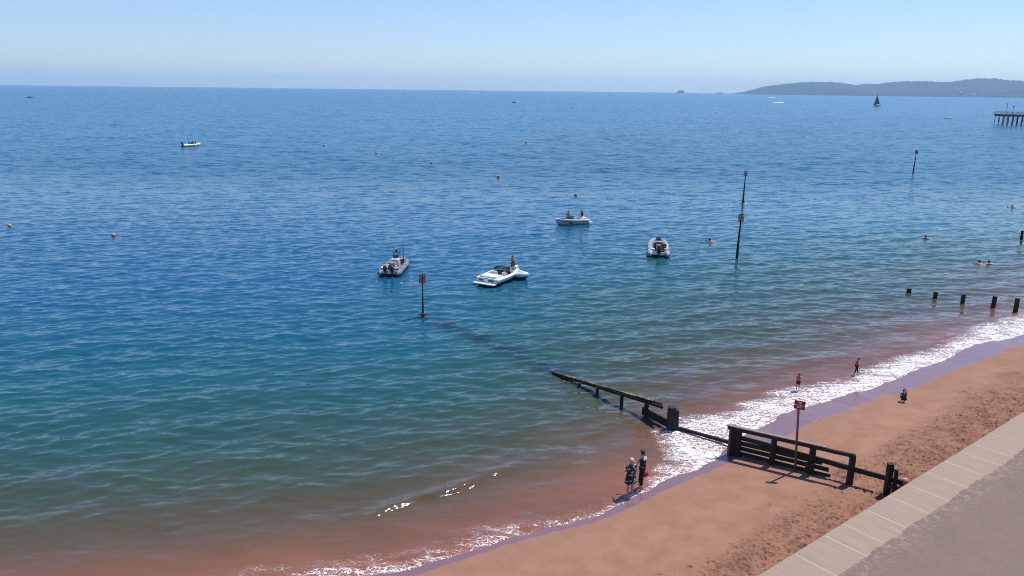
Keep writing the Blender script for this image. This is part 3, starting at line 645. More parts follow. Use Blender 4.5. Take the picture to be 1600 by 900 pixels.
def person(label, loc, rz, J={}, sc_=1., skin=None, hair=None, hair_len=0., clothes=(), group=None, fat=1., cat='person', hat=None):
    P = {k: Vector(v) for k, v in BASE.items()}; P.update({k: Vector(v) for k, v in J.items()})
    keys = list(P); V = [P[k] for k in keys]; Rr = [RAD[k.rstrip('LR')]*(fat if k in ('pelvis', 'belly', 'chest', 'hipL', 'hipR') else 1) for k in keys]
    E = [(keys.index(a), keys.index(b)) for a, b in ED]
    t = empty('person', loc, rz, label, cat, group); t.scale = (sc_,)*3
    me = skin_mesh(V, E, Rr, keys.index('pelvis'), 1)
    # hands with five fingers, nose, ears
    mb = MB(); mb.v = [tuple(v.co) for v in me.vertices]; mb.f = [tuple(p.vertices) for p in me.polygons]
    for s_ in 'LR':
        wr = P['wr'+s_]; d = (wr-P['el'+s_]).normalized(); sd = d.cross(Vector((0, 1, .2))); sd = sd.normalized() if sd.length > .1 else Vector((1, 0, 0)); up = sd.cross(d)
        pc = wr+d*.05; mb.tube([wr, wr+d*.04, wr+d*.085], [.024, .036, .030], 8)
        for k, (o_x, L) in enumerate(((-.028, .06), (-.010, .072), (.010, .068), (.027, .052))):
            a = wr+d*.08+sd*o_x; mb.tube([a, a+d*L*.5+up*.006, a+d*L+up*.022], [.010, .009, .006], 6)
        a = wr+d*.03+sd*.03; mb.tube([a, a+d*.03+sd*.025, a+d*.06+sd*.03], [.012, .010, .007], 6)
    hd = P['head']; fw = Vector((0, 1, 0)); upv = (P['headt']-P['headb']).normalized(); rt = fw.cross(upv).normalized(); fw = upv.cross(rt)
    if 'fw' in P: fw = P['fw'].normalized(); rt = fw.cross(upv).normalized()
    nb = hd+fw*.085-upv*.015; mb.tube([nb+upv*.02, nb+fw*.012-upv*.012, nb-upv*.022], [.008, .014, .009], 6)
    mb.tube([hd+fw*.078-upv*.05-rt*.022, hd+fw*.086-upv*.052, hd+fw*.078-upv*.05+rt*.022], .006, 5)
    for q in (-1, 1): mb.ball(hd+rt*.085*q-upv*.01, .022, (.4, .8, 1.1), 6)
    me2 = mb.mesh('body'); link('body', me2, skin or mskin, t, True)
    for q in (-1, 1): e_ = MB(); e_.ball(hd+fw*.078+rt*.03*q+upv*.012, .011, (1, 1, 1), 6); e_.build('eye', meye, t, True)
    if hair:
        m = MB(); vs = []; c0 = hd+upv*.018-fw*.016
        rotm = Matrix((rt, fw, upv)).transposed()
        m.ball(c0, .104, (.96, 1.02, 1.0), 12, rotm)
        # open the face: drop front-lower vertices
        keep = MB(); vv_ = [Vector(v) for v in m.v]
        def hid(v): q = v-hd; return q.dot(fw) > .045 and q.dot(upv) < .05 or q.dot(upv) < -.07-hair_len*.3
        for f in m.f:
            if not any(hid(vv_[i]) for i in f): keep.face([vv_[i] for i in f])
        if hair_len: keep.rings([(c0.x, c0.y-.02, c0.z-.02, .10, .085), (c0.x, c0.y-.035, c0.z-.02-hair_len*.5, .10, .065), (c0.x, c0.y-.035, c0.z-.02-hair_len, .07, .04)], 12)
        keep.build('hair', hair, t, True)
    if hat:
        m = MB(); c0 = hd+upv*.05; m.tube([c0, c0+upv*.05, c0+upv*.085], [.105, .10, .05], 14); m.tube([c0-upv*.005, c0+upv*.008], [.17, .12], 16); m.build('hat', hat, t, True)
    for kind, m_ in clothes:
        if kind in ('trousers', 'shorts'):
            kk = ['pelvis', 'hipL', 'hipR', 'kneeL', 'kneeR'] + (['cufL', 'cufR'] if kind == 'trousers' else [])
            Q = dict(P)
            for s_ in 'LR':
                if kind == 'shorts': Q['knee'+s_] = P['hip'+s_].lerp(P['knee'+s_], .7)
                Q['cuf'+s_] = P['knee'+s_].lerp(P['ank'+s_], .62)
            rad = dict(pelvis=.152*fat, hip=.112*fat, knee=.082, cuf=.062)
            e2 = [('pelvis', 'hipL'), ('pelvis', 'hipR'), ('hipL', 'kneeL'), ('hipR', 'kneeR')] + ([('kneeL', 'cufL'), ('kneeR', 'cufR')] if kind == 'trousers' else [])
            Q['waist'] = P['pelvis'].lerp(P['belly'], 1.1); kk.append('waist'); rad['waist'] = .158*fat; e2.append(('pelvis', 'waist'))
            link(kind, skin_mesh([Q[k] for k in kk], [(kk.index(a), kk.index(b)) for a, b in e2], [rad[k.rstrip('LR')] if k != 'waist' else rad[k] for k in kk], 0, 1), m_, t, True)
        elif kind in ('top', 'vest'):
            kk = ['pelvis', 'belly', 'chest', 'shL', 'shR', 'slL', 'slR', 'col']; Q = dict(P); 
            for s_ in 'LR': Q['sl'+s_] = P['sh'+s_].lerp(P['el'+s_], .55 if kind == 'top' else .15)
            Q['col'] = P['chest'].lerp(P['neck'], .75); Q['pelvis'] = P['pelvis'].lerp(P['belly'], .05)
            rad = dict(pelvis=.15*fat, belly=.135*fat, chest=.145*fat, shL=.08, shR=.08, slL=.064, slR=.064, col=.07)
            e2 = [('pelvis', 'belly'), ('belly', 'chest'), ('chest', 'shL'), ('chest', 'shR'), ('shL', 'slL'), ('shR', 'slR'), ('chest', 'col')]
            link(kind, skin_mesh([Q[k] for k in kk], [(kk.index(a), kk.index(b)) for a, b in e2], [rad[k] for k in kk], 2, 1), m_, t, True)
        elif kind == 'dress':
            m = MB(); m.rings([(0, 0, .66, .27, .21), (0, 0, .80, .24, .185), (0, 0, .95, .205, .165), (0, 0, 1.08, .17, .14), (0, 0, 1.25, .185, .145), (0, 0, 1.37, .20, .12), (0, 0, 1.44, .10, .075)], 18); m.build('dress', m_, t, True)
            kk = ['shL', 'slL']; 
            for s_ in 'LR': m = MB(); a = P['sh'+s_]; b = a.lerp(P['el'+s_], .5); m.tube([a, b], [.075, .068], 10); m.build('sleeve', m_, t, True)
    return t
mpat = bpy.data.materials.new('black_white_print'); mpat.use_nodes = True; T = NT(mpat); B = T.n['Principled BSDF']
p = T.node('ShaderNodeTexCoord').outputs['Object']; T.put(B.inputs['Base Color'], T.mix(T.mapr(T.noise(p, 9, 2, .5), .56, .60), (.010, .012, .014), (.42, .44, .42))); B.inputs['Roughness'].default_value = .85
fL = G(984, 776); fR = G(1002, 766)
person('person with short blond hair in a black and white patterned dress at the water edge', fL, R(28), dict(elL=(-.27, .03, 1.16), wrL=(-.16, .22, 1.22), elR=(.25, -.02, 1.12), wrR=(.22, .06, .88),
    ankL=(-.15, -.05, .06), kneeL=(-.12, .0, .48), toeL=(-.18, .11, .02), ankR=(.13, .03, .06), toeR=(.15, .19, .02)), 1.0, mskin, mblond, .02, [('dress', mpat)], 'walkers at the water edge', 1.12)
pr_ = person('taller dark-haired person in dark clothes and pale scarf at the water edge', fR, R(70), dict(elL=(-.20, .20, 1.22), wrL=(-.17, .42, 1.28), elR=(.25, -.08, 1.13), wrR=(.22, -.02, .90),
    headb=(0, .03, 1.53), head=(0, .05, 1.61), ankR=(.10, .10, .06), kneeR=(.1, .08, .49), toeR=(.11, .25, .02)), 1.06, mskin, mdhair, .03, [('trousers', mblack), ('top', mdk)], 'walkers at the water edge', 1.0)
m = MB(); m.rings([(0, -.01, 1.37, .20, .13), (0, -.005, 1.43, .15, .115), (0, 0, 1.48, .08, .08)], 16, False); m.build('scarf', mwhite, pr_, True)
mbag = mat('red_leather', (.40, .008, .02), .45, .1)
hp = pr_.matrix_world if False else Matrix.Translation(fR) @ Matrix.Rotation(R(70), 4, 'Z') @ Matrix.Scale(1.06, 4)
hw = hp @ Vector((.24, -.03, .84)); bg = empty('handbag', (hw.x+.06, hw.y-.02, hw.z-.36), R(20), 'small red handbag carried by the taller walker at the water edge', 'handbag')
m = MB(); m.rings([(0, 0, .0, .17, .06), (0, 0, .04, .19, .08), (0, 0, .16, .17, .07), (0, 0, .23, .12, .03)], 16); m.build('bag_body', mbag, bg, True)
m = MB(); m.tube([(-.09, 0, .22), (-.06, 0, .34), (0, 0, .38), (.06, 0, .34), (.09, 0, .22)], .012, 6); m.build('handle', mbag, bg); bg.scale = (.8, .8, .85)
# children in the wash
cJ = dict(kneeL=(-.1, .05, .49), ankL=(-.1, 0, .07))
person('small child in orange red vest and dark hat standing in the foam behind the sign', G(1246, 611), R(-35), dict(elL=(-.26, .10, 1.18), wrL=(-.12, .28, 1.30), elR=(.26, .10, 1.18), wrR=(.14, .28, 1.28)), .60, mskin, mdhair, 0, [('vest', mredc), ('shorts', mblack)], 'children paddling in the foam', 1.25, hat=mdhair)
person('small child in red vest and dark leggings striding through the foam', G(1337, 586), R(-75), dict(hipL=(-.09, 0, .84), kneeL=(-.12, .22, .50), ankL=(-.12, .30, .08), toeL=(-.12, .46, .04), kneeR=(.11, -.16, .50), ankR=(.12, -.36, .10), toeR=(.12, -.22, .03),
    pelvis=(0, 0, .88), chest=(0, .06, 1.24), shL=(-.17, .06, 1.35), shR=(.17, .06, 1.35), neck=(0, .09, 1.41), headb=(0, .12, 1.49), head=(0, .14, 1.57), headt=(0, .14, 1.63), elL=(-.33, .20, 1.14), wrL=(-.42, .32, .95), elR=(.34, -.05, 1.14), wrR=(.46, -.12, .95)), .63, mskin, mdhair, 0, [('vest', mredc), ('trousers', mblack)], 'children paddling in the foam', 1.1)
crouch = dict(pelvis=(0, -.22, .34), belly=(0, -.14, .50), chest=(0, .02, .68), neck=(0, .12, .82), headb=(0, .16, .88), head=(0, .20, .95), headt=(0, .21, 1.01), hipL=(-.10, -.20, .32), hipR=(.10, -.20, .32), kneeL=(-.15, .22, .46), kneeR=(.15, .22, .46),
    ankL=(-.12, .06, .07), ankR=(.12, .06, .07), toeL=(-.13, .22, .03), toeR=(.13, .22, .03), shL=(-.16, .04, .76), shR=(.16, .04, .76), elL=(-.24, .20, .60), elR=(.22, .16, .98), wrL=(-.12, .36, .42), wrR=(.06, .24, 1.14))
person('small child all in black crouching at the edge of the wet sand', G(1411, 628), R(-10), crouch, .62, mskind, mdhair, .02, [('top', mblack), ('trousers', mblack)], None, 1.25)
# ball by the wall
ps = G(1413, 757); m = MB(); m.ball((0, 0, .13), .17, (1, 1, 1), 14); o = m.build('beach_ball', mat('pink_ball', (.50, .20, .17), .5, .25, 3), None, True); o.location = ps; tag(o, 'round dull pink ball on the trampled sand against the sea wall', 'ball')

# ------------------------------------------------------------ swimmers
swim = dict(pelvis=(0, -.55, -.18), belly=(0, -.40, -.14), chest=(0, -.20, -.08), neck=(0, -.03, .02), headb=(0, .04, .07), head=(0, .09, .13), headt=(0, .07, .19), hipL=(-.09, -.62, -.20), hipR=(.09, -.62, -.20), kneeL=(-.12, -1.0, -.3), kneeR=(.12, -1.0, -.25),
    ankL=(-.12, -1.35, -.2), ankR=(.12, -1.35, -.3), toeL=(-.12, -1.5, -.2), toeR=(.12, -1.5, -.3), shL=(-.18, -.10, -.03), shR=(.18, -.10, -.03), elL=(-.36, .08, .03), elR=(.36, .06, -.04), wrL=(-.30, .32, -.02), wrR=(.32, .3, .0))
for i, (u, v, rz, skn, txt) in enumerate([(1110, 377, 80, mskin, 'splashing right beside the grey inflatable boat'), (1447, 372, 60, mskind, 'alone to the lower left of the single stump out at the right'), (1531, 412, 10, mskind, 'left one of the two close together beyond the row of stumps'),
        (1546, 412, 70, mskin, 'right one of the two close together beyond the row of stumps'), (1582, 324, 100, mskin, 'farthest to the right, below the pier'), (1163, 318, 20, mskin, 'at the foot of the rear beacon pole')]):
    p = pt(u, v); person('swimmer '+txt, (p[0], p[1], .03), R(rz), swim, 1.25, skn, mdhair, 0, [('shorts', mdk)], 'swimmers off the beach', cat='swimmer')

# ------------------------------------------------------------ boats
mgel = mat('white_gelcoat', (.78, .78, .77), .25, .04, 2, coat=.4); mbot = mat('dark_antifoul', (.012, .014, .03), .5, .2); mcream = mat('cream_vinyl', (.62, .56, .50), .5, .08); mdvin = mat('dark_vinyl', (.05, .045, .05), .5, .2)
mgrey = mat('pale_grey_tube', (.17, .18, .21), .55, .08, 5); mlgrey = mat('silver_tube', (.30, .32, .38), .5, .06, 5); mdeck = mat('grey_deck', (.05, .05, .06), .8, .15); mcowl = mat('black_cowling', (.012, .012, .016), .25, .1, coat=.5)
msteel = mat('stainless', (.6, .6, .62), .25, .05, metal=1.); mnavy = mat('navy_rubber', (.01, .02, .16), .5, .1)
mgl = bpy.data.materials.new('smoked_screen'); mgl.use_nodes = True; b_ = mgl.node_tree.nodes['Principled BSDF']; b_.inputs['Base Color'].default_value = (.25, .3, .33, 1); b_.inputs['Roughness'].default_value = .05; b_.inputs['Transmission Weight'].default_value = .85
ns_ = mgl.node_tree.nodes.new('ShaderNodeTexNoise'); mx_ = mgl.node_tree.nodes.new('ShaderNodeMapRange'); mx_.inputs['To Min'].default_value = .03; mx_.inputs['To Max'].default_value = .09; mgl.node_tree.links.new(ns_.outputs['Fac'], mx_.inputs['Value']); mgl.node_tree.links.new(mx_.outputs[0], b_.inputs['Roughness'])
def heading(stern, bow):
    a = pt(*stern); b = pt(*bow); d = b-a; return a, b, math.atan2(d[1], d[0]), np.linalg.norm(d)
def outboard(parent, x, y, z, s_=1., m_=None):
    m = MB(); m.rings([(0, 0, .0, .13, .10), (0, 0, .08, .22, .16), (-.02, 0, .30, .24, .17), (-.02, 0, .46, .19, .14), (-.02, 0, .50, .08, .06)], 14); o = m.build('outboard_motor', m_ or mcowl, parent, True); o.location = (x, y, z); o.scale = (s_,)*3
    m = MB(); m.box((.0, 0, -.30), (.16, .10, .66)); m.box((-.02, 0, -.58), (.36, .14, .035)); m.box((.14, 0, .02), (.2, .26, .12)); m.tube([(-.16, 0, -.72), (.16, 0, -.72)], [.04, .06], 8); m.build('motor_leg', mcowl, o)
def seat(parent, x, y, z, w_, m_, back=True, dz=.4):
    m = MB(); m.box((0, 0, .16), (.5, w_, .16)); m.box((0, 0, .04), (.44, w_*.9, .1)); 
    if back: m.box((-.24, 0, .16+dz*.55), (.12, w_, dz))
    o = m.build('seat', m_, parent); o.location = (x, y, z); return o
def hb(t, Bm): return Bm/2*(.93+.07*min(1, t*3))*(1-max(0, (t-.42)/.58)**2.4)
def speedboat(label, loc, rz, L=5.8, Bm=2.2, hullm=None, group='motorboats moored off the beach', stripe=None, inner=None, topm=None):
    t = empty('motorboat', (loc[0], loc[1], 0), rz, label, 'motorboat', group); topm = topm or mgel
    X = [i/26 for i in range(27)]
    gz_ = lambda q: .56+.20*q**1.6
    low = MB(); up = MB(); sl = []; su = []; st = []
    for q in X:
        b = max(hb(q, Bm), .015); x = L*q; kz = -.32+.55*max(0, (q-.6)/.4)**2; cz = .04+.22*q**2; mz = .22+.22*q**2; bx = .10*q*q*L*.25
        sl.append([(x, b*.86, mz), (x-bx*.3, b*.74, cz), (x-bx, 0, kz), (x-bx*.3, -b*.74, cz), (x, -b*.86, mz)])
        su.append([(x, b*.86, mz), (x+bx*.15, b*.97, gz_(q)-.16), (x+bx*.2, b, gz_(q)), (x+bx*.2, b*.96, gz_(q)+.03)])
        st.append([(x+bx*.1, b*.95+.012, gz_(q)-.24), (x+bx*.15, b*.985+.014, gz_(q)-.15)])
    low.loft(sl); low.face(sl[0]); low.build('hull', hullm or mbot, t, True)
    mir = lambda sec: [[(p[0], -p[1], p[2]) for p in r_] for r_ in sec]
    up.loft(su); up.loft(mir(su)); up.face(su[0]+[(p[0], -p[1], p[2]) for p in reversed(su[0])]); up.build('topsides', topm, t, True)
    if stripe: m = MB(); m.loft(st[2:-1]); m.loft(mir(st[2:-1])); m.build('stripe', stripe, t)
    # deck with cockpit and bow well
    def win(q): 
        if .26 < q < .62: return hb(q, Bm)*.78
        if .66 < q < .90: return hb(q, Bm)*.66
        return 0.
    dk = MB(); lin = MB(); fl = MB()
    for a, b in zip(X[:-1], X[1:]):
        mid = (a+b)/2; o_ = win(mid) > 0
        for sgn in (1, -1):
            def pr4(q, w_): bx = .02*q*q*L; return (L*q+bx, sgn*w_, gz_(q)+.03+.05*(1-(w_/max(hb(q, Bm), .01))**2))
            wa, wb = (win(mid)*(hb(a, Bm)/hb(mid, Bm)), win(mid)*(hb(b, Bm)/hb(mid, Bm))) if o_ else (0, 0)
            pa_, pb_, pc_, pd_ = pr4(a, hb(a, Bm)*.96), pr4(b, max(hb(b, Bm)*.96, .01)), pr4(b, wb), pr4(a, wa)
            dk.face([pa_, pb_, pc_, pd_])
            if o_:
                lin.face([pc_, pd_, (pd_[0], pd_[1]*.95, .12), (pc_[0], pc_[1]*.95, .12)]); fl.face([(pd_[0], pd_[1], .12), (pc_[0], pc_[1], .12), (pc_[0], 0, .12), (pd_[0], 0, .12)])
    for q in (.269, .615, .654, .90):
        b = hb(q, Bm)*.78; lin.face([(L*q, -b, .12), (L*q, b, .12), (L*q, b, gz_(q)+.06), (L*q, -b, gz_(q)+.06)])
    dk.build('deck', topm, t); lin.build('cockpit_lining', inner or mcream, t); fl.build('cockpit_floor', mdvin, t)
    m = MB(); m.box((L*.14, 0, gz_(.14)+.13), (L*.2, Bm*.66, .14)); m.build('sun_pad', inner or mgel, t)
    m = MB(); m.box((-.27, 0, .22), (.55, Bm*.86, .09)); m.build('swim_platform', topm, t)
    m = MB(); m.box((-.03, -Bm*.2, .44), (.05, .55, .14)); m.box((-.03, Bm*.22, .44), (.05, .4, .14)); m.build('stern_vent', mdvin, t)
    for y_ in (-.45, .45): seat(t, L*.47, y_*Bm/2.2, .12, .5, inner or mgel, True, .45)
    seat(t, L*.31, 0, .12, Bm*.6, inner or mcream, True, .4)
    seat(t, L*.73, .32, .12, .3, inner or mcream, False); seat(t, L*.73, -.32, .12, .3, inner or mcream, False)
    m = MB(); m.box((L*.585, -.48, .42), (.35, .55, .5)); m.box((L*.585, .5, .42), (.35, .5, .5)); m.build('console', mdvin, t)
    m = MB(); m.tube([(L*.53+.04*math.sin(a), -.48+.17*math.cos(a), .66+.17*math.sin(a)) for a in np.linspace(0, 6.283, 17)], .015, 6, False); m.tube([(L*.53, -.48, .66), (L*.57, -.48, .6)], .02, 6); m.build('steering_wheel', mdvin, t)
    # raked windscreen in three panes with frame
    zb = gz_(.62)+.07; bt = hb(.60, Bm)*.80; fr = [(L*.52, bt, zb, L*.48, bt*.95, zb+.30), (L*.63, bt*.72, zb+.02, L*.585, bt*.68, zb+.40), (L*.63, -bt*.72, zb+.02, L*.585, -bt*.68, zb+.40), (L*.52, -bt, zb, L*.48, -bt*.95, zb+.30)]
    m = MB(); g_ = MB()
    for a, b in zip(fr[:-1], fr[1:]):
        A, A2_, B_, B2 = Vector(a[:3]), Vector(a[3:]), Vector(b[:3]), Vector(b[3:]); n3 = (B_-A).cross(A2_-A).normalized()*.006
        vs = [A-n3, B_-n3, B2-n3, A2_-n3, A+n3, B_+n3, B2+n3, A2_+n3]; g_.add(vs, [(0, 1, 2, 3), (7, 6, 5, 4), (0, 4, 5, 1), (1, 5, 6, 2), (2, 6, 7, 3), (3, 7, 4, 0)])
        for e1, e2 in ((A, B_), (A2_, B2), (A, A2_), (B_, B2)): m.tube([e1, e2], .022, 6)
    ws = m.build('windscreen_frame', msteel if stripe is None else mdvin, t); g_.build('windscreen_glass', mgl, ws)
    m = MB(); 
    for sgn in (1, -1):
        pp = [(L*q+.02*L*q*q, sgn*hb(q, Bm)*.88, gz_(q)+.16) for q in (.68, .76, .84, .91, .95)]; m.tube(pp, .014, 6)
        for q in (.68, .80, .93): m.tube([(L*q+.02*L*q*q, sgn*hb(q, Bm)*.88, gz_(q)+.03), (L*q+.02*L*q*q, sgn*hb(q, Bm)*.88, gz_(q)+.17)], .012, 6)
    m.build('bow_rail', msteel, t)
    m = MB(); m.tube([(-.1, -.25, .2), (-.18, -.25, -.5)], .09, 8); m.box((-.2, -.25, -.2), (.3, .16, .3)); m.build('stern_drive', mcowl, t)
    return t
def rib(label, loc, rz, L=6., Bm=2.3, tube=None, rt=.27, engines=1, console=True, arch=True, group='inflatable boats', hull=None, seats=1, mscale=1., name='inflatable_boat', bands=None):
    t = empty(name, (loc[0], loc[1], 0), rz, label, 'inflatable boat', group); tube = tube or mgrey
    half = Bm/2-rt
    pth = []
    for k in range(9): pth.append((L*.66*k/8, half, .30+.02*k/8))
    for k in range(1, 12):
        a = math.pi/2*k/12; pth.append((L*.66+L*.31*math.sin(a), half*math.cos(a)**.85, .33+.16*math.sin(a)))
    full = pth+[(L*.97, 0, .50)]+[(x, -y_, z) for x, y_, z in reversed(pth)]
    full = [(-.34, half, .27)]+full+[(-.34, -half, .27)]; rr = [rt*.25]+[rt*.97]+[rt]*(len(full)-4)+[rt*.97, rt*.25]
    m = MB(); m.tube(full, rr, 16); m.build('tube_collar', tube, t, True)
    for i in (4, 7, 11, 16, len(full)-17, len(full)-12, len(full)-8, len(full)-5):
        m = MB(); a, b = Vector(full[i]), Vector(full[i+1]); m.tube([a, a.lerp(b, .22)], rt*1.03, 16, False); m.build('wear_band', bands or mdeck, t, True)
    m = MB(); rp = [(x, (half+rt*.98 if y_ > 0 else -half-rt*.98) if abs(y_) > half*.98 else y_*1.0+(rt*.98*(1 if y_ > 0 else -1))*abs(y_)/half, z+.02) for x, y_, z in full[2:-2] if abs(y_) > .2]
    l_ = [q for q in rp if q[1] > 0]; r_ = [q for q in rp if q[1] < 0]; m.tube(l_, .02, 5); m.tube(r_, .02, 5); m.build('grab_line', mdvin, t)
    m = MB(); secs = []
    for k in range(12):
        q = k/11; b = (half+.05)*(1-max(0, (q-.55)/.45)**2.2); x = L*.93*q; secs.append([(x, b, .22), (x, b*.7, .02+.2*q*q), (x, 0, -.28+.5*max(0, (q-.5)/.5)**2), (x, -b*.7, .02+.2*q*q), (x, -b, .22)])
    m.loft(secs); m.face(secs[0]); m.build('hull', hull or mbot, t, True)
    m = MB(); fl = [(s_[0][0], s_[0][1], .18) for s_ in secs]; m.face(fl+[(p_[0], -p_[1], .18) for p_ in reversed(fl)]); m.build('deck', mdeck, t)
    m = MB(); m.box((.04, 0, .30), (.07, half*2-rt*1.2, .42)); m.build('transom', mgel if engines else mdeck, t)
    for e_ in range(engines):
        outboard(t, -.14, (e_-(engines-1)/2)*.62, .50, mscale)
    if console:
        m = MB(); m.add([(L*.52, -.36, .18), (L*.52, .36, .18), (L*.66, .34, .18), (L*.66, -.34, .18), (L*.50, -.34, .98), (L*.50, .34, .98), (L*.60, .30, 1.08), (L*.60, -.30, 1.08), (L*.67, -.30, .6), (L*.67, .30, .6)],
            [(0, 1, 5, 4), (4, 5, 6, 7), (7, 6, 9, 8), (8, 9, 2, 3), (0, 4, 7, 8, 3), (1, 2, 9, 6, 5)]); co = m.build('console', mgel if tube is mgrey else mdvin, t)
        m = MB(); m.tube([(L*.49+.03*math.sin(a), .17*math.cos(a), .90+.17*math.sin(a)) for a in np.linspace(0, 6.283, 15)], .016, 6, False); m.build('steering_wheel', mdvin, co)
        m = MB(); m.add([(L*.60, -.3, 1.08), (L*.60, .3, 1.08), (L*.57, .27, 1.36), (L*.57, -.27, 1.36), (L*.605, -.3, 1.08), (L*.605, .3, 1.08), (L*.575, .27, 1.36), (L*.575, -.27, 1.36)], [(0, 1, 2, 3), (7, 6, 5, 4), (0, 4, 5, 1), (1, 5, 6, 2), (2, 6, 7, 3), (3, 7, 4, 0)]); m.build('windscreen_glass', mgl, co)
    for k in range(seats):
        o = seat(t, L*(.40-.15*k), 0, .28, .42, mdvin if k else mcream, True, .4)
        m = MB(); m.box((L*(.40-.15*k), 0, .26), (.42, .36, .18)); m.build('seat_base', mgel, t)
    if arch:
        m = MB(); m.tube([(.25, half*.85, .5), (.12, half*.75, 1.25), (.1, half*.4, 1.42), (.1, -half*.4, 1.42), (.12, -half*.75, 1.25), (.25, -half*.85, .5)], .035, 8); m.build('a_frame', msteel, t, True)
    return t

a, b, rz, L = heading((608, 432), (629, 410)); 
r1 = rib('grey inflatable boat with twin outboards and aerial, left of the white speedboat', a, rz, 5.0, 2.15, mgrey, .26, 2, True, False, seats=2, mscale=1.05)
m = MB(); m.tube([(4.0, -.45, .4), (4.02, -.45, 2.5)], [.035, .02], 6); m.build('aerial', mdvin, r1)
for (x, y_, dz, sx) in ((.6, .55, .45, .6), (.65, -.5, .42, .55), (1.3, .45, .48, .5), (4.6, 0, .4, .7)):
    m = MB(); m.box((x, y_, dz), (sx, .5, .42), rz=.2*x); m.box((x, y_, dz+.23), (sx*1.04, .53, .05), rz=.2*x); m.build('stowage_box', mlgrey if x > .62 else mcream, r1)
m = MB(); m.rings([(3.1, 0, .5, .2, .16), (3.1, 0, .9, .22, .17), (3.1, 0, 1.25, .15, .13)], 12); m.box((3.25, 0, 1.55), (.5, .7, .07)); m.tube([(3.3, .3, .9), (3.25, .3, 1.55)], .025, 6); m.tube([(3.3, -.3, .9), (3.25, -.3, 1.55)], .025, 6); m.ball((3.2, 0, 1.68), .14, (1, 1, .7), 8); m.build('radar_arch', mdvin, r1)

a, b, rz, L = heading((760, 446), (802, 430)); print('speed', L)
s1 = speedboat('open white speedboat with dark lower hull and cockpit seats, nearest boat to the beach', a, rz, 5.0, 2.4, mbot, stripe=None, topm=mgel)
rb_ = empty('kit_bag', tuple(s1.matrix_basis @ Vector((1.75, .62, .14))), rz, 'red kit bag lying inside the white speedboat beside the rear seat', 'bag')
m = MB(); m.tube([(-.3, 0, .17), (-.24, 0, .17), (.24, 0, .17), (.3, 0, .17)], [.1, .16, .16, .1], 12); m.build('bag_body', mbag, rb_, True); m = MB(); m.tube([(-.15, 0, .33), (0, 0, .42), (.15, 0, .33)], .015, 6); m.build('handle', mdvin, rb_)
a, b, rz, L = heading((797, 428), (815, 436))
tn = rib('small white inflatable tender with navy underside at the bow of the white speedboat', a, rz, 2.7, 1.35, mat('pale_tender_tube', (.62, .64, .68), .5, .05), .20, 0, False, False, hull=mnavy, seats=0)
m = MB(); m.box((1.4, 0, .42), (.28, 1.0, .05)); m.box((.6, 0, .42), (.28, 1.0, .05)); m.build('thwart', mcream, tn)
m = MB(); m.tube([(x, y_, z-.12) for x, y_, z in [(-.2, .49, .28), (1.7, .49, .30), (2.2, .36, .34), (2.5, .0, .36), (2.2, -.36, .34), (1.7, -.49, .30), (-.2, -.49, .28)]], .19, 10); m.build('rubbing_strake', mnavy, tn, True)
kneel = dict(pelvis=(0, -.05, .45), belly=(0, 0, .62), chest=(0, .06, .82), neck=(0, .10, .98), headb=(0, .13, 1.05), head=(0, .15, 1.13), headt=(0, .15, 1.19), hipL=(-.09, -.03, .42), hipR=(.09, -.03, .42), kneeL=(-.12, .25, .10), kneeR=(.12, .38, .42), ankL=(-.12, -.15, .06), ankR=(.12, .32, .06), toeL=(-.12, -.3, .04), toeR=(.12, .46, .03),
    shL=(-.17, .07, .92), shR=(.17, .07, .92), elL=(-.26, .16, .68), elR=(.26, .20, .70), wrL=(-.18, .40, .55), wrR=(.20, .42, .62))
wp = tn.matrix_basis @ Vector((.35, .1, .30))
sitp = dict(pelvis=(0, 0, .12), belly=(0, -.02, .28), chest=(0, .0, .50), neck=(0, .02, .66), headb=(0, .04, .73), head=(0, .06, .81), headt=(0, .05, .87), hipL=(-.1, .02, .1), hipR=(.1, .02, .1), kneeL=(-.12, .42, .14), kneeR=(.12, .42, .14), ankL=(-.12, .50, -.26), ankR=(.12, .50, -.26), toeL=(-.12, .64, -.3), toeR=(.12, .64, -.3),
    shL=(-.17, .0, .60), shR=(.17, .0, .60), elL=(-.26, .08, .34), elR=(.26, .08, .34), wrL=(-.18, .32, .22), wrR=(.18, .32, .22))
person('bare-chested person standing in the small tender at the bow of the white speedboat', (wp.x, wp.y, .2), R(160), dict(chest=(0, .1, 1.22), neck=(0, .14, 1.38), headb=(0, .17, 1.45), head=(0, .19, 1.53), headt=(0, .19, 1.59), shL=(-.17, .1, 1.32), shR=(.17, .1, 1.32), elL=(-.25, .25, 1.1), wrL=(-.2, .42, .95), elR=(.25, .25, 1.1), wrR=(.2, .42, .95)), .98, mskind, mdhair, 0, [('trousers', mblack)], 'people in boats')

a, b, rz, L = heading((917, 349), (876, 351)); print('pale', L)
s2 = speedboat('pale motorboat with a long dark side stripe and two people aboard, seen side-on', a, rz, 4.2, 1.75, mat('pale_hull', (.50, .50, .52), .4, .05), stripe=mbot, inner=mcream, topm=mat('ivory_gelcoat', (.74, .70, .64), .3, .05))
def aboard(bt, x, y_, z): return tuple(bt.matrix_basis @ Vector((x, y_, z)))
person('bare-chested person kneeling up behind the windscreen of the pale motorboat', aboard(s2, 2.45, .0, .4), rz-R(70), kneel, 1.05, mskind, mdhair, 0, [('shorts', mdk)], 'people in boats')
person('person in dark top sitting on the stern of the pale motorboat', aboard(s2, .7, 0, .80), rz-R(160), sitp, .95, mskin, mdhair, .1, [('top', mblack)], 'people in boats')

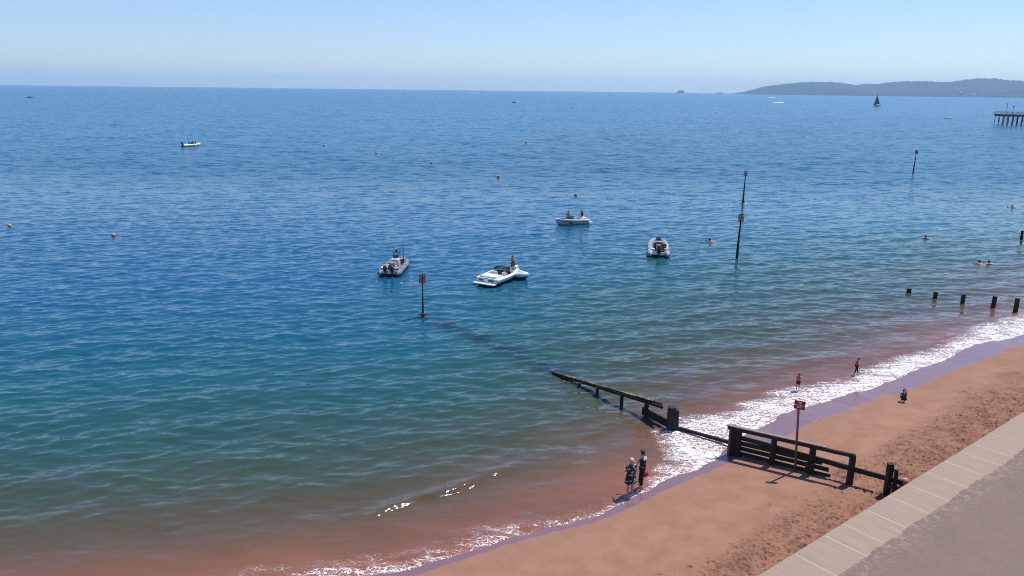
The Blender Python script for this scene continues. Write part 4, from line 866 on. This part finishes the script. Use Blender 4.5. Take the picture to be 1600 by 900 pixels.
a, b, rz, L = heading((1029, 402), (1027, 381)); print('rib2', L)
r2 = rib('silver grey inflatable boat with one black outboard and red seats, pointing out to sea', a, rz, 6.6, 2.25, mlgrey, .29, 1, True, False, seats=1, mscale=1.5, bands=mbot)
mrs = mat('red_vinyl', (.35, .02, .02), .5, .15)
m = MB(); m.box((2.0, -.45, .6), (.9, .6, .28)); m.box((1.6, -.45, .85), (.12, .6, .45)); m.build('bench', mrs, r2)
m = MB(); m.box((2.9, .05, 1.02), (.12, 1.05, .09)); m.tube([(2.9, .55, .4), (2.9, .55, 1.0)], .03, 6); m.tube([(2.9, -.45, .4), (2.9, -.45, 1.0)], .03, 6); m.build('grab_rail', mgel, r2)
m = MB(); m.tube([(5.5, 0, .6), (5.5, 0, 1.0)], .05, 8); m.box((5.3, 0, .72), (.5, .5, .12)); m.build('bow_locker', mdeck, r2)
for (x, y_) in ((1.0, .6), (1.1, -.75), (4.4, .3)):
    m = MB(); m.box((x, y_, .5), (.5, .4, .4), rz=.2); m.build('stowage_box', mlgrey if x > 1.05 else mcream, r2)

a, b, rz, L = heading((286, 229), (311, 227.5)); print('srib', L)
r3 = rib('small white inflatable boat with black outboard far out on the left, two people aboard', a, rz, 5.2, 2.2, mat('white_tube', (.74, .76, .78), .5, .05), .30, 1, True, False, seats=1, mscale=1.5, hull=mbot)
person('person in dark clothes at the helm of the far small white inflatable', aboard(r3, 1.9, 0, .55), rz-R(90), sitp, 1., mskin, mdhair, 0, [('top', mblack), ('trousers', mblack)], 'people in boats')
person('person in black sitting forward in the far small white inflatable', aboard(r3, 3.9, 0, .42), rz-R(90), sitp, 1., mskin, mdhair, 0, [('top', mblack), ('trousers', mblack)], 'people in boats')

# far little craft
def smallcraft(u, v, Lc, m_, label, cat='boat', rz=0., cabin=True, group='far small boats', rider=True, hs=1.):
    p = pt(u, v); t = empty('small_boat', (p[0], p[1], 0), rz, label, cat, group)
    m = MB(); secs = []
    for k in range(10):
        q = k/9; bb = .18*Lc*(1-max(0, (q-.5)/.5)**2.2)+.01; x = Lc*(q-.5); z1 = (.55+.25*q*q)*hs; secs.append([(x, bb, z1), (x, bb*.85, .05), (x, 0, -.3), (x, -bb*.85, .05), (x, -bb, z1)])
    m.loft(secs); m.face(secs[0]); m.face([s_[0] for s_ in secs]+[s_[-1] for s_ in reversed(secs)]); m.build('hull', m_, t)
    if cabin: m = MB(); m.add([(-.1*Lc, -.12*Lc, .5), (-.1*Lc, .12*Lc, .5), (.2*Lc, .1*Lc, .5), (.2*Lc, -.1*Lc, .5), (-.08*Lc, -.1*Lc, 1.5*hs), (-.08*Lc, .1*Lc, 1.5*hs), (.08*Lc, .08*Lc, 1.4*hs), (.08*Lc, -.08*Lc, 1.4*hs)], [(0, 1, 5, 4), (1, 2, 6, 5), (2, 3, 7, 6), (3, 0, 4, 7), (4, 5, 6, 7)]); m.build('cabin', m_, t)
    return t
smallcraft(46.5, 152.5, 9, mat('dark_hull', (.03, .01, .02), .6), 'dark fishing boat near the horizon at the far left', rz=.1)
smallcraft(1482.5, 185.5, 5.5, mgel, 'small pale boat between the sailing yacht and the pier', rz=.3, cabin=False)
smallcraft(1517, 155, 8, mbot, 'dark speck of a boat under the hills, left of the pier', rz=.0)
smallcraft(1588, 161, 6.5, mbot, 'dark little boat behind the pier head', rz=.2, cabin=False)
smallcraft(1214, 152.2, 9, mgel, 'white motor cruiser below the headland, farther of the two with wakes', rz=.05)
smallcraft(1226, 160, 8, mgel, 'white motorboat throwing spray, nearer of the two with wakes', rz=.05)
smallcraft(802.5, 160.5, 5, mbot, 'tiny dark boat just below the middle of the horizon', cabin=True)
smallcraft(50, 134, 30, mgel, 'white ship on the horizon at the far left', rz=.0, hs=3)
mwake = mat('wake_foam', (.8, .84, .88), .7, .15, .4)
for u0, u1, v, wd in ((1197, 1212, 152.3, 3.5), (1206, 1224, 160.4, 3.0)):
    A = pt(u0, v+.1); Bq = pt(u1, v); d = (Bq-A); n2_ = np.array([-d[1], d[0]])/np.linalg.norm(d); ms2 = MB(); xs = np.linspace(0, 1, 60)
    up_ = [tuple(A+d*q+n2_*wd*(.5+.5*random.random())*(1-.6*q))+(.12,) for q in xs]; lo_ = [tuple(A+d*q-n2_*wd*(.5+.5*random.random())*(1-.6*q))+(.12,) for q in xs]
    md_ = [tuple(A+d*q)+(.35+.5*q,) for q in xs]; ms2.loft([[l_, c_, u_] for l_, c_, u_ in zip(lo_, md_, up_)]); tag(ms2.build('boat_wake', mwake), kind='stuff')

# sailing yacht
p = pt(1370, 166); ya = empty('sailing_yacht', (p[0], p[1], 0), R(8), 'dark-sailed sailing yacht out in the bay below the hills', 'yacht')
m = MB(); secs = []
for k in range(14):
    q = k/13; bb = 1.6*(1-abs(2*q-.9)**2.6*.9)+.02; x = 12*(q-.5); secs.append([(x, max(bb, .05), 1.25+.3*q), (x, max(bb*.7, .03), .1), (x, 0, -.4), (x, -max(bb*.7, .03), .1), (x, -max(bb, .05), 1.25+.3*q)])
m.loft(secs); m.face(secs[0]); m.build('hull', mat('yacht_hull', (.35, .38, .42), .4), ya, True)
m = MB(); m.face([(s_[0][0], s_[0][1], s_[0][2]) for s_ in secs]+[(s_[-1][0], s_[-1][1], s_[-1][2]) for s_ in reversed(secs)]); m.box((-.3, 0, 1.8), (4, 1.8, .7)); m.build('deck', mgel, ya)
m = MB(); m.tube([(.9, 0, 1), (.9, 0, 16.5)], [.14, .09], 8); m.tube([(.9, 0, 2.4), (-4.2, 0, 2.6)], .1, 8); m.build('mast', mdvin, ya)
msail = mat('dark_sail', (.05, .06, .09), .8, .15)
def sail(P0, P1, P2_, bel, name):
    m = MB(); n = 8; r_ = []
    for i in range(n+1):
        a = Vector(P0).lerp(Vector(P2_), i/n); b = Vector(P1).lerp(Vector(P2_), i/n); r_.append([(a.lerp(b, j/6)+Vector((0, bel*math.sin(math.pi*j/6)*(1-i/n), 0))) for j in range(7)])
    m.loft(r_); m.loft([[q+Vector((0, .03, 0)) for q in x] for x in r_]); return m.build(name, msail, ya, True)
sail((.8, 0, 2.6), (-4.3, .2, 2.7), (.85, 0, 16.3), .5, 'mainsail'); sail((1.0, 0, 2.0), (5.4, .1, 1.8), (1.0, 0, 13.0), -.3, 'jib')
ya.rotation_euler = (0, R(4), R(196)); 

# ------------------------------------------------------------ pier
p = pt(1563.5, 195.5); PB = Vector((p[0], p[1], 0)); pier = empty('pier', PB, R(-14), 'dark iron pier head on many slim piles at the right edge', 'pier')
miron = mat('dark_iron', (.045, .035, .04), .6, .3, .8); mdk2 = mat('pier_deck_edge', (.16, .14, .15), .7, .15, .6)
PL, PW, PZ = 46., 13., 5.9
m = MB(); m.box((PL/2-.6, PW/2, PZ-.1), (PL, PW, .3)); m.build('deck', mdk2, pier)
m = MB()
for y_ in (.2, PW*.33, PW*.66, PW-.2): m.box((PL/2-.3, y_, PZ-.75), (PL-.8, .4, .9))
m.build('girder', miron, pier)
for i, x in enumerate(np.arange(.6, PL-1, 2.35)):
    for y_ in (.4, PW*.5, PW-.4):
        m = MB(); m.tube([(x, y_, -1.5), (x, y_, PZ-1.0)], .15, 8); m.build('pile', miron, pier)
m = MB()
for i, x in enumerate(np.arange(.6, PL-4, 4.7)):
    m.tube([(x, .3, .4), (x+2.35, .3, PZ-1.3)], .07, 5); m.tube([(x+2.35, .3, .4), (x, .3, PZ-1.3)], .07, 5); m.tube([(x, .4, .4), (x, PW-.4, PZ-1.3)], .07, 5)
m.build('cross_brace', miron, pier)
m = MB(); zt = PZ+.05
for y_ in (0.1, PW-.1):
    for z in (zt+.5, zt+1.1): m.tube([(-.5, y_, z), (PL-1, y_, z)], .06, 5)
    for x in np.arange(-.5, PL-1, 1.2): m.tube([(x, y_, zt), (x, y_, zt+1.1)], .06, 5)
for z in (zt+.5, zt+1.1): m.tube([(-.5, .1, z), (-.5, PW-.1, z)], .06, 5)
m.build('railing', miron, pier)
for u, hg, s_, txt in ((1566, 5.2, .2, 'tallest lamp post, nearest the end of the pier head'), (1572, 3.9, .34, 'second lamp post on the pier, with the largest lantern'), (1586, 3.9, .2, 'third lamp post on the pier, nearest the photo edge')):
    x = (u-1562)/1200*PB.length*1.22; lp = empty('lamp_post', tuple(pier.matrix_basis @ Vector((x, 1.0, PZ+.05))), 0, txt, 'lamp post', 'lamp posts on the pier')
    m = MB(); m.tube([(0, 0, 0), (0, 0, hg)], [.12, .07], 8); m.build('post', miron, lp); m = MB(); m.rings([(0, 0, hg-.1, .12, .12), (0, 0, hg+.15, s_, s_), (0, 0, hg+.5, s_*.9, s_*.9), (0, 0, hg+.75, .05, .05)], 10); m.build('lantern', miron, lp)

# ------------------------------------------------------------ sea air
bm = MB(); x0, x1, y0, y1, z0, z1 = -17500, 19000, -400, 15200, -4., 222.
me = bpy.data.meshes.new('haze'); me.from_pydata([(x0, y0, z0), (x1, y0, z0), (x1, y1, z0), (x0, y1, z0), (x0, y0, z1), (x1, y0, z1), (x1, y1, z1), (x0, y1, z1)], [], [(3, 2, 1, 0), (4, 5, 6, 7), (0, 1, 5, 4), (1, 2, 6, 5), (2, 3, 7, 6), (3, 0, 4, 7)]); me.update()
mz = bpy.data.materials.new('sea_haze'); mz.use_nodes = True; mz.node_tree.nodes.remove(mz.node_tree.nodes['Principled BSDF'])
vp = mz.node_tree.nodes.new('ShaderNodeVolumePrincipled'); vp.inputs['Color'].default_value = (.50, .76, 1, 1); vp.inputs['Density'].default_value = .000072; vp.inputs['Anisotropy'].default_value = .2
mz.node_tree.links.new(vp.outputs[0], mz.node_tree.nodes['Material Output'].inputs['Volume'])
tag(link('haze', me, mz), kind='stuff')
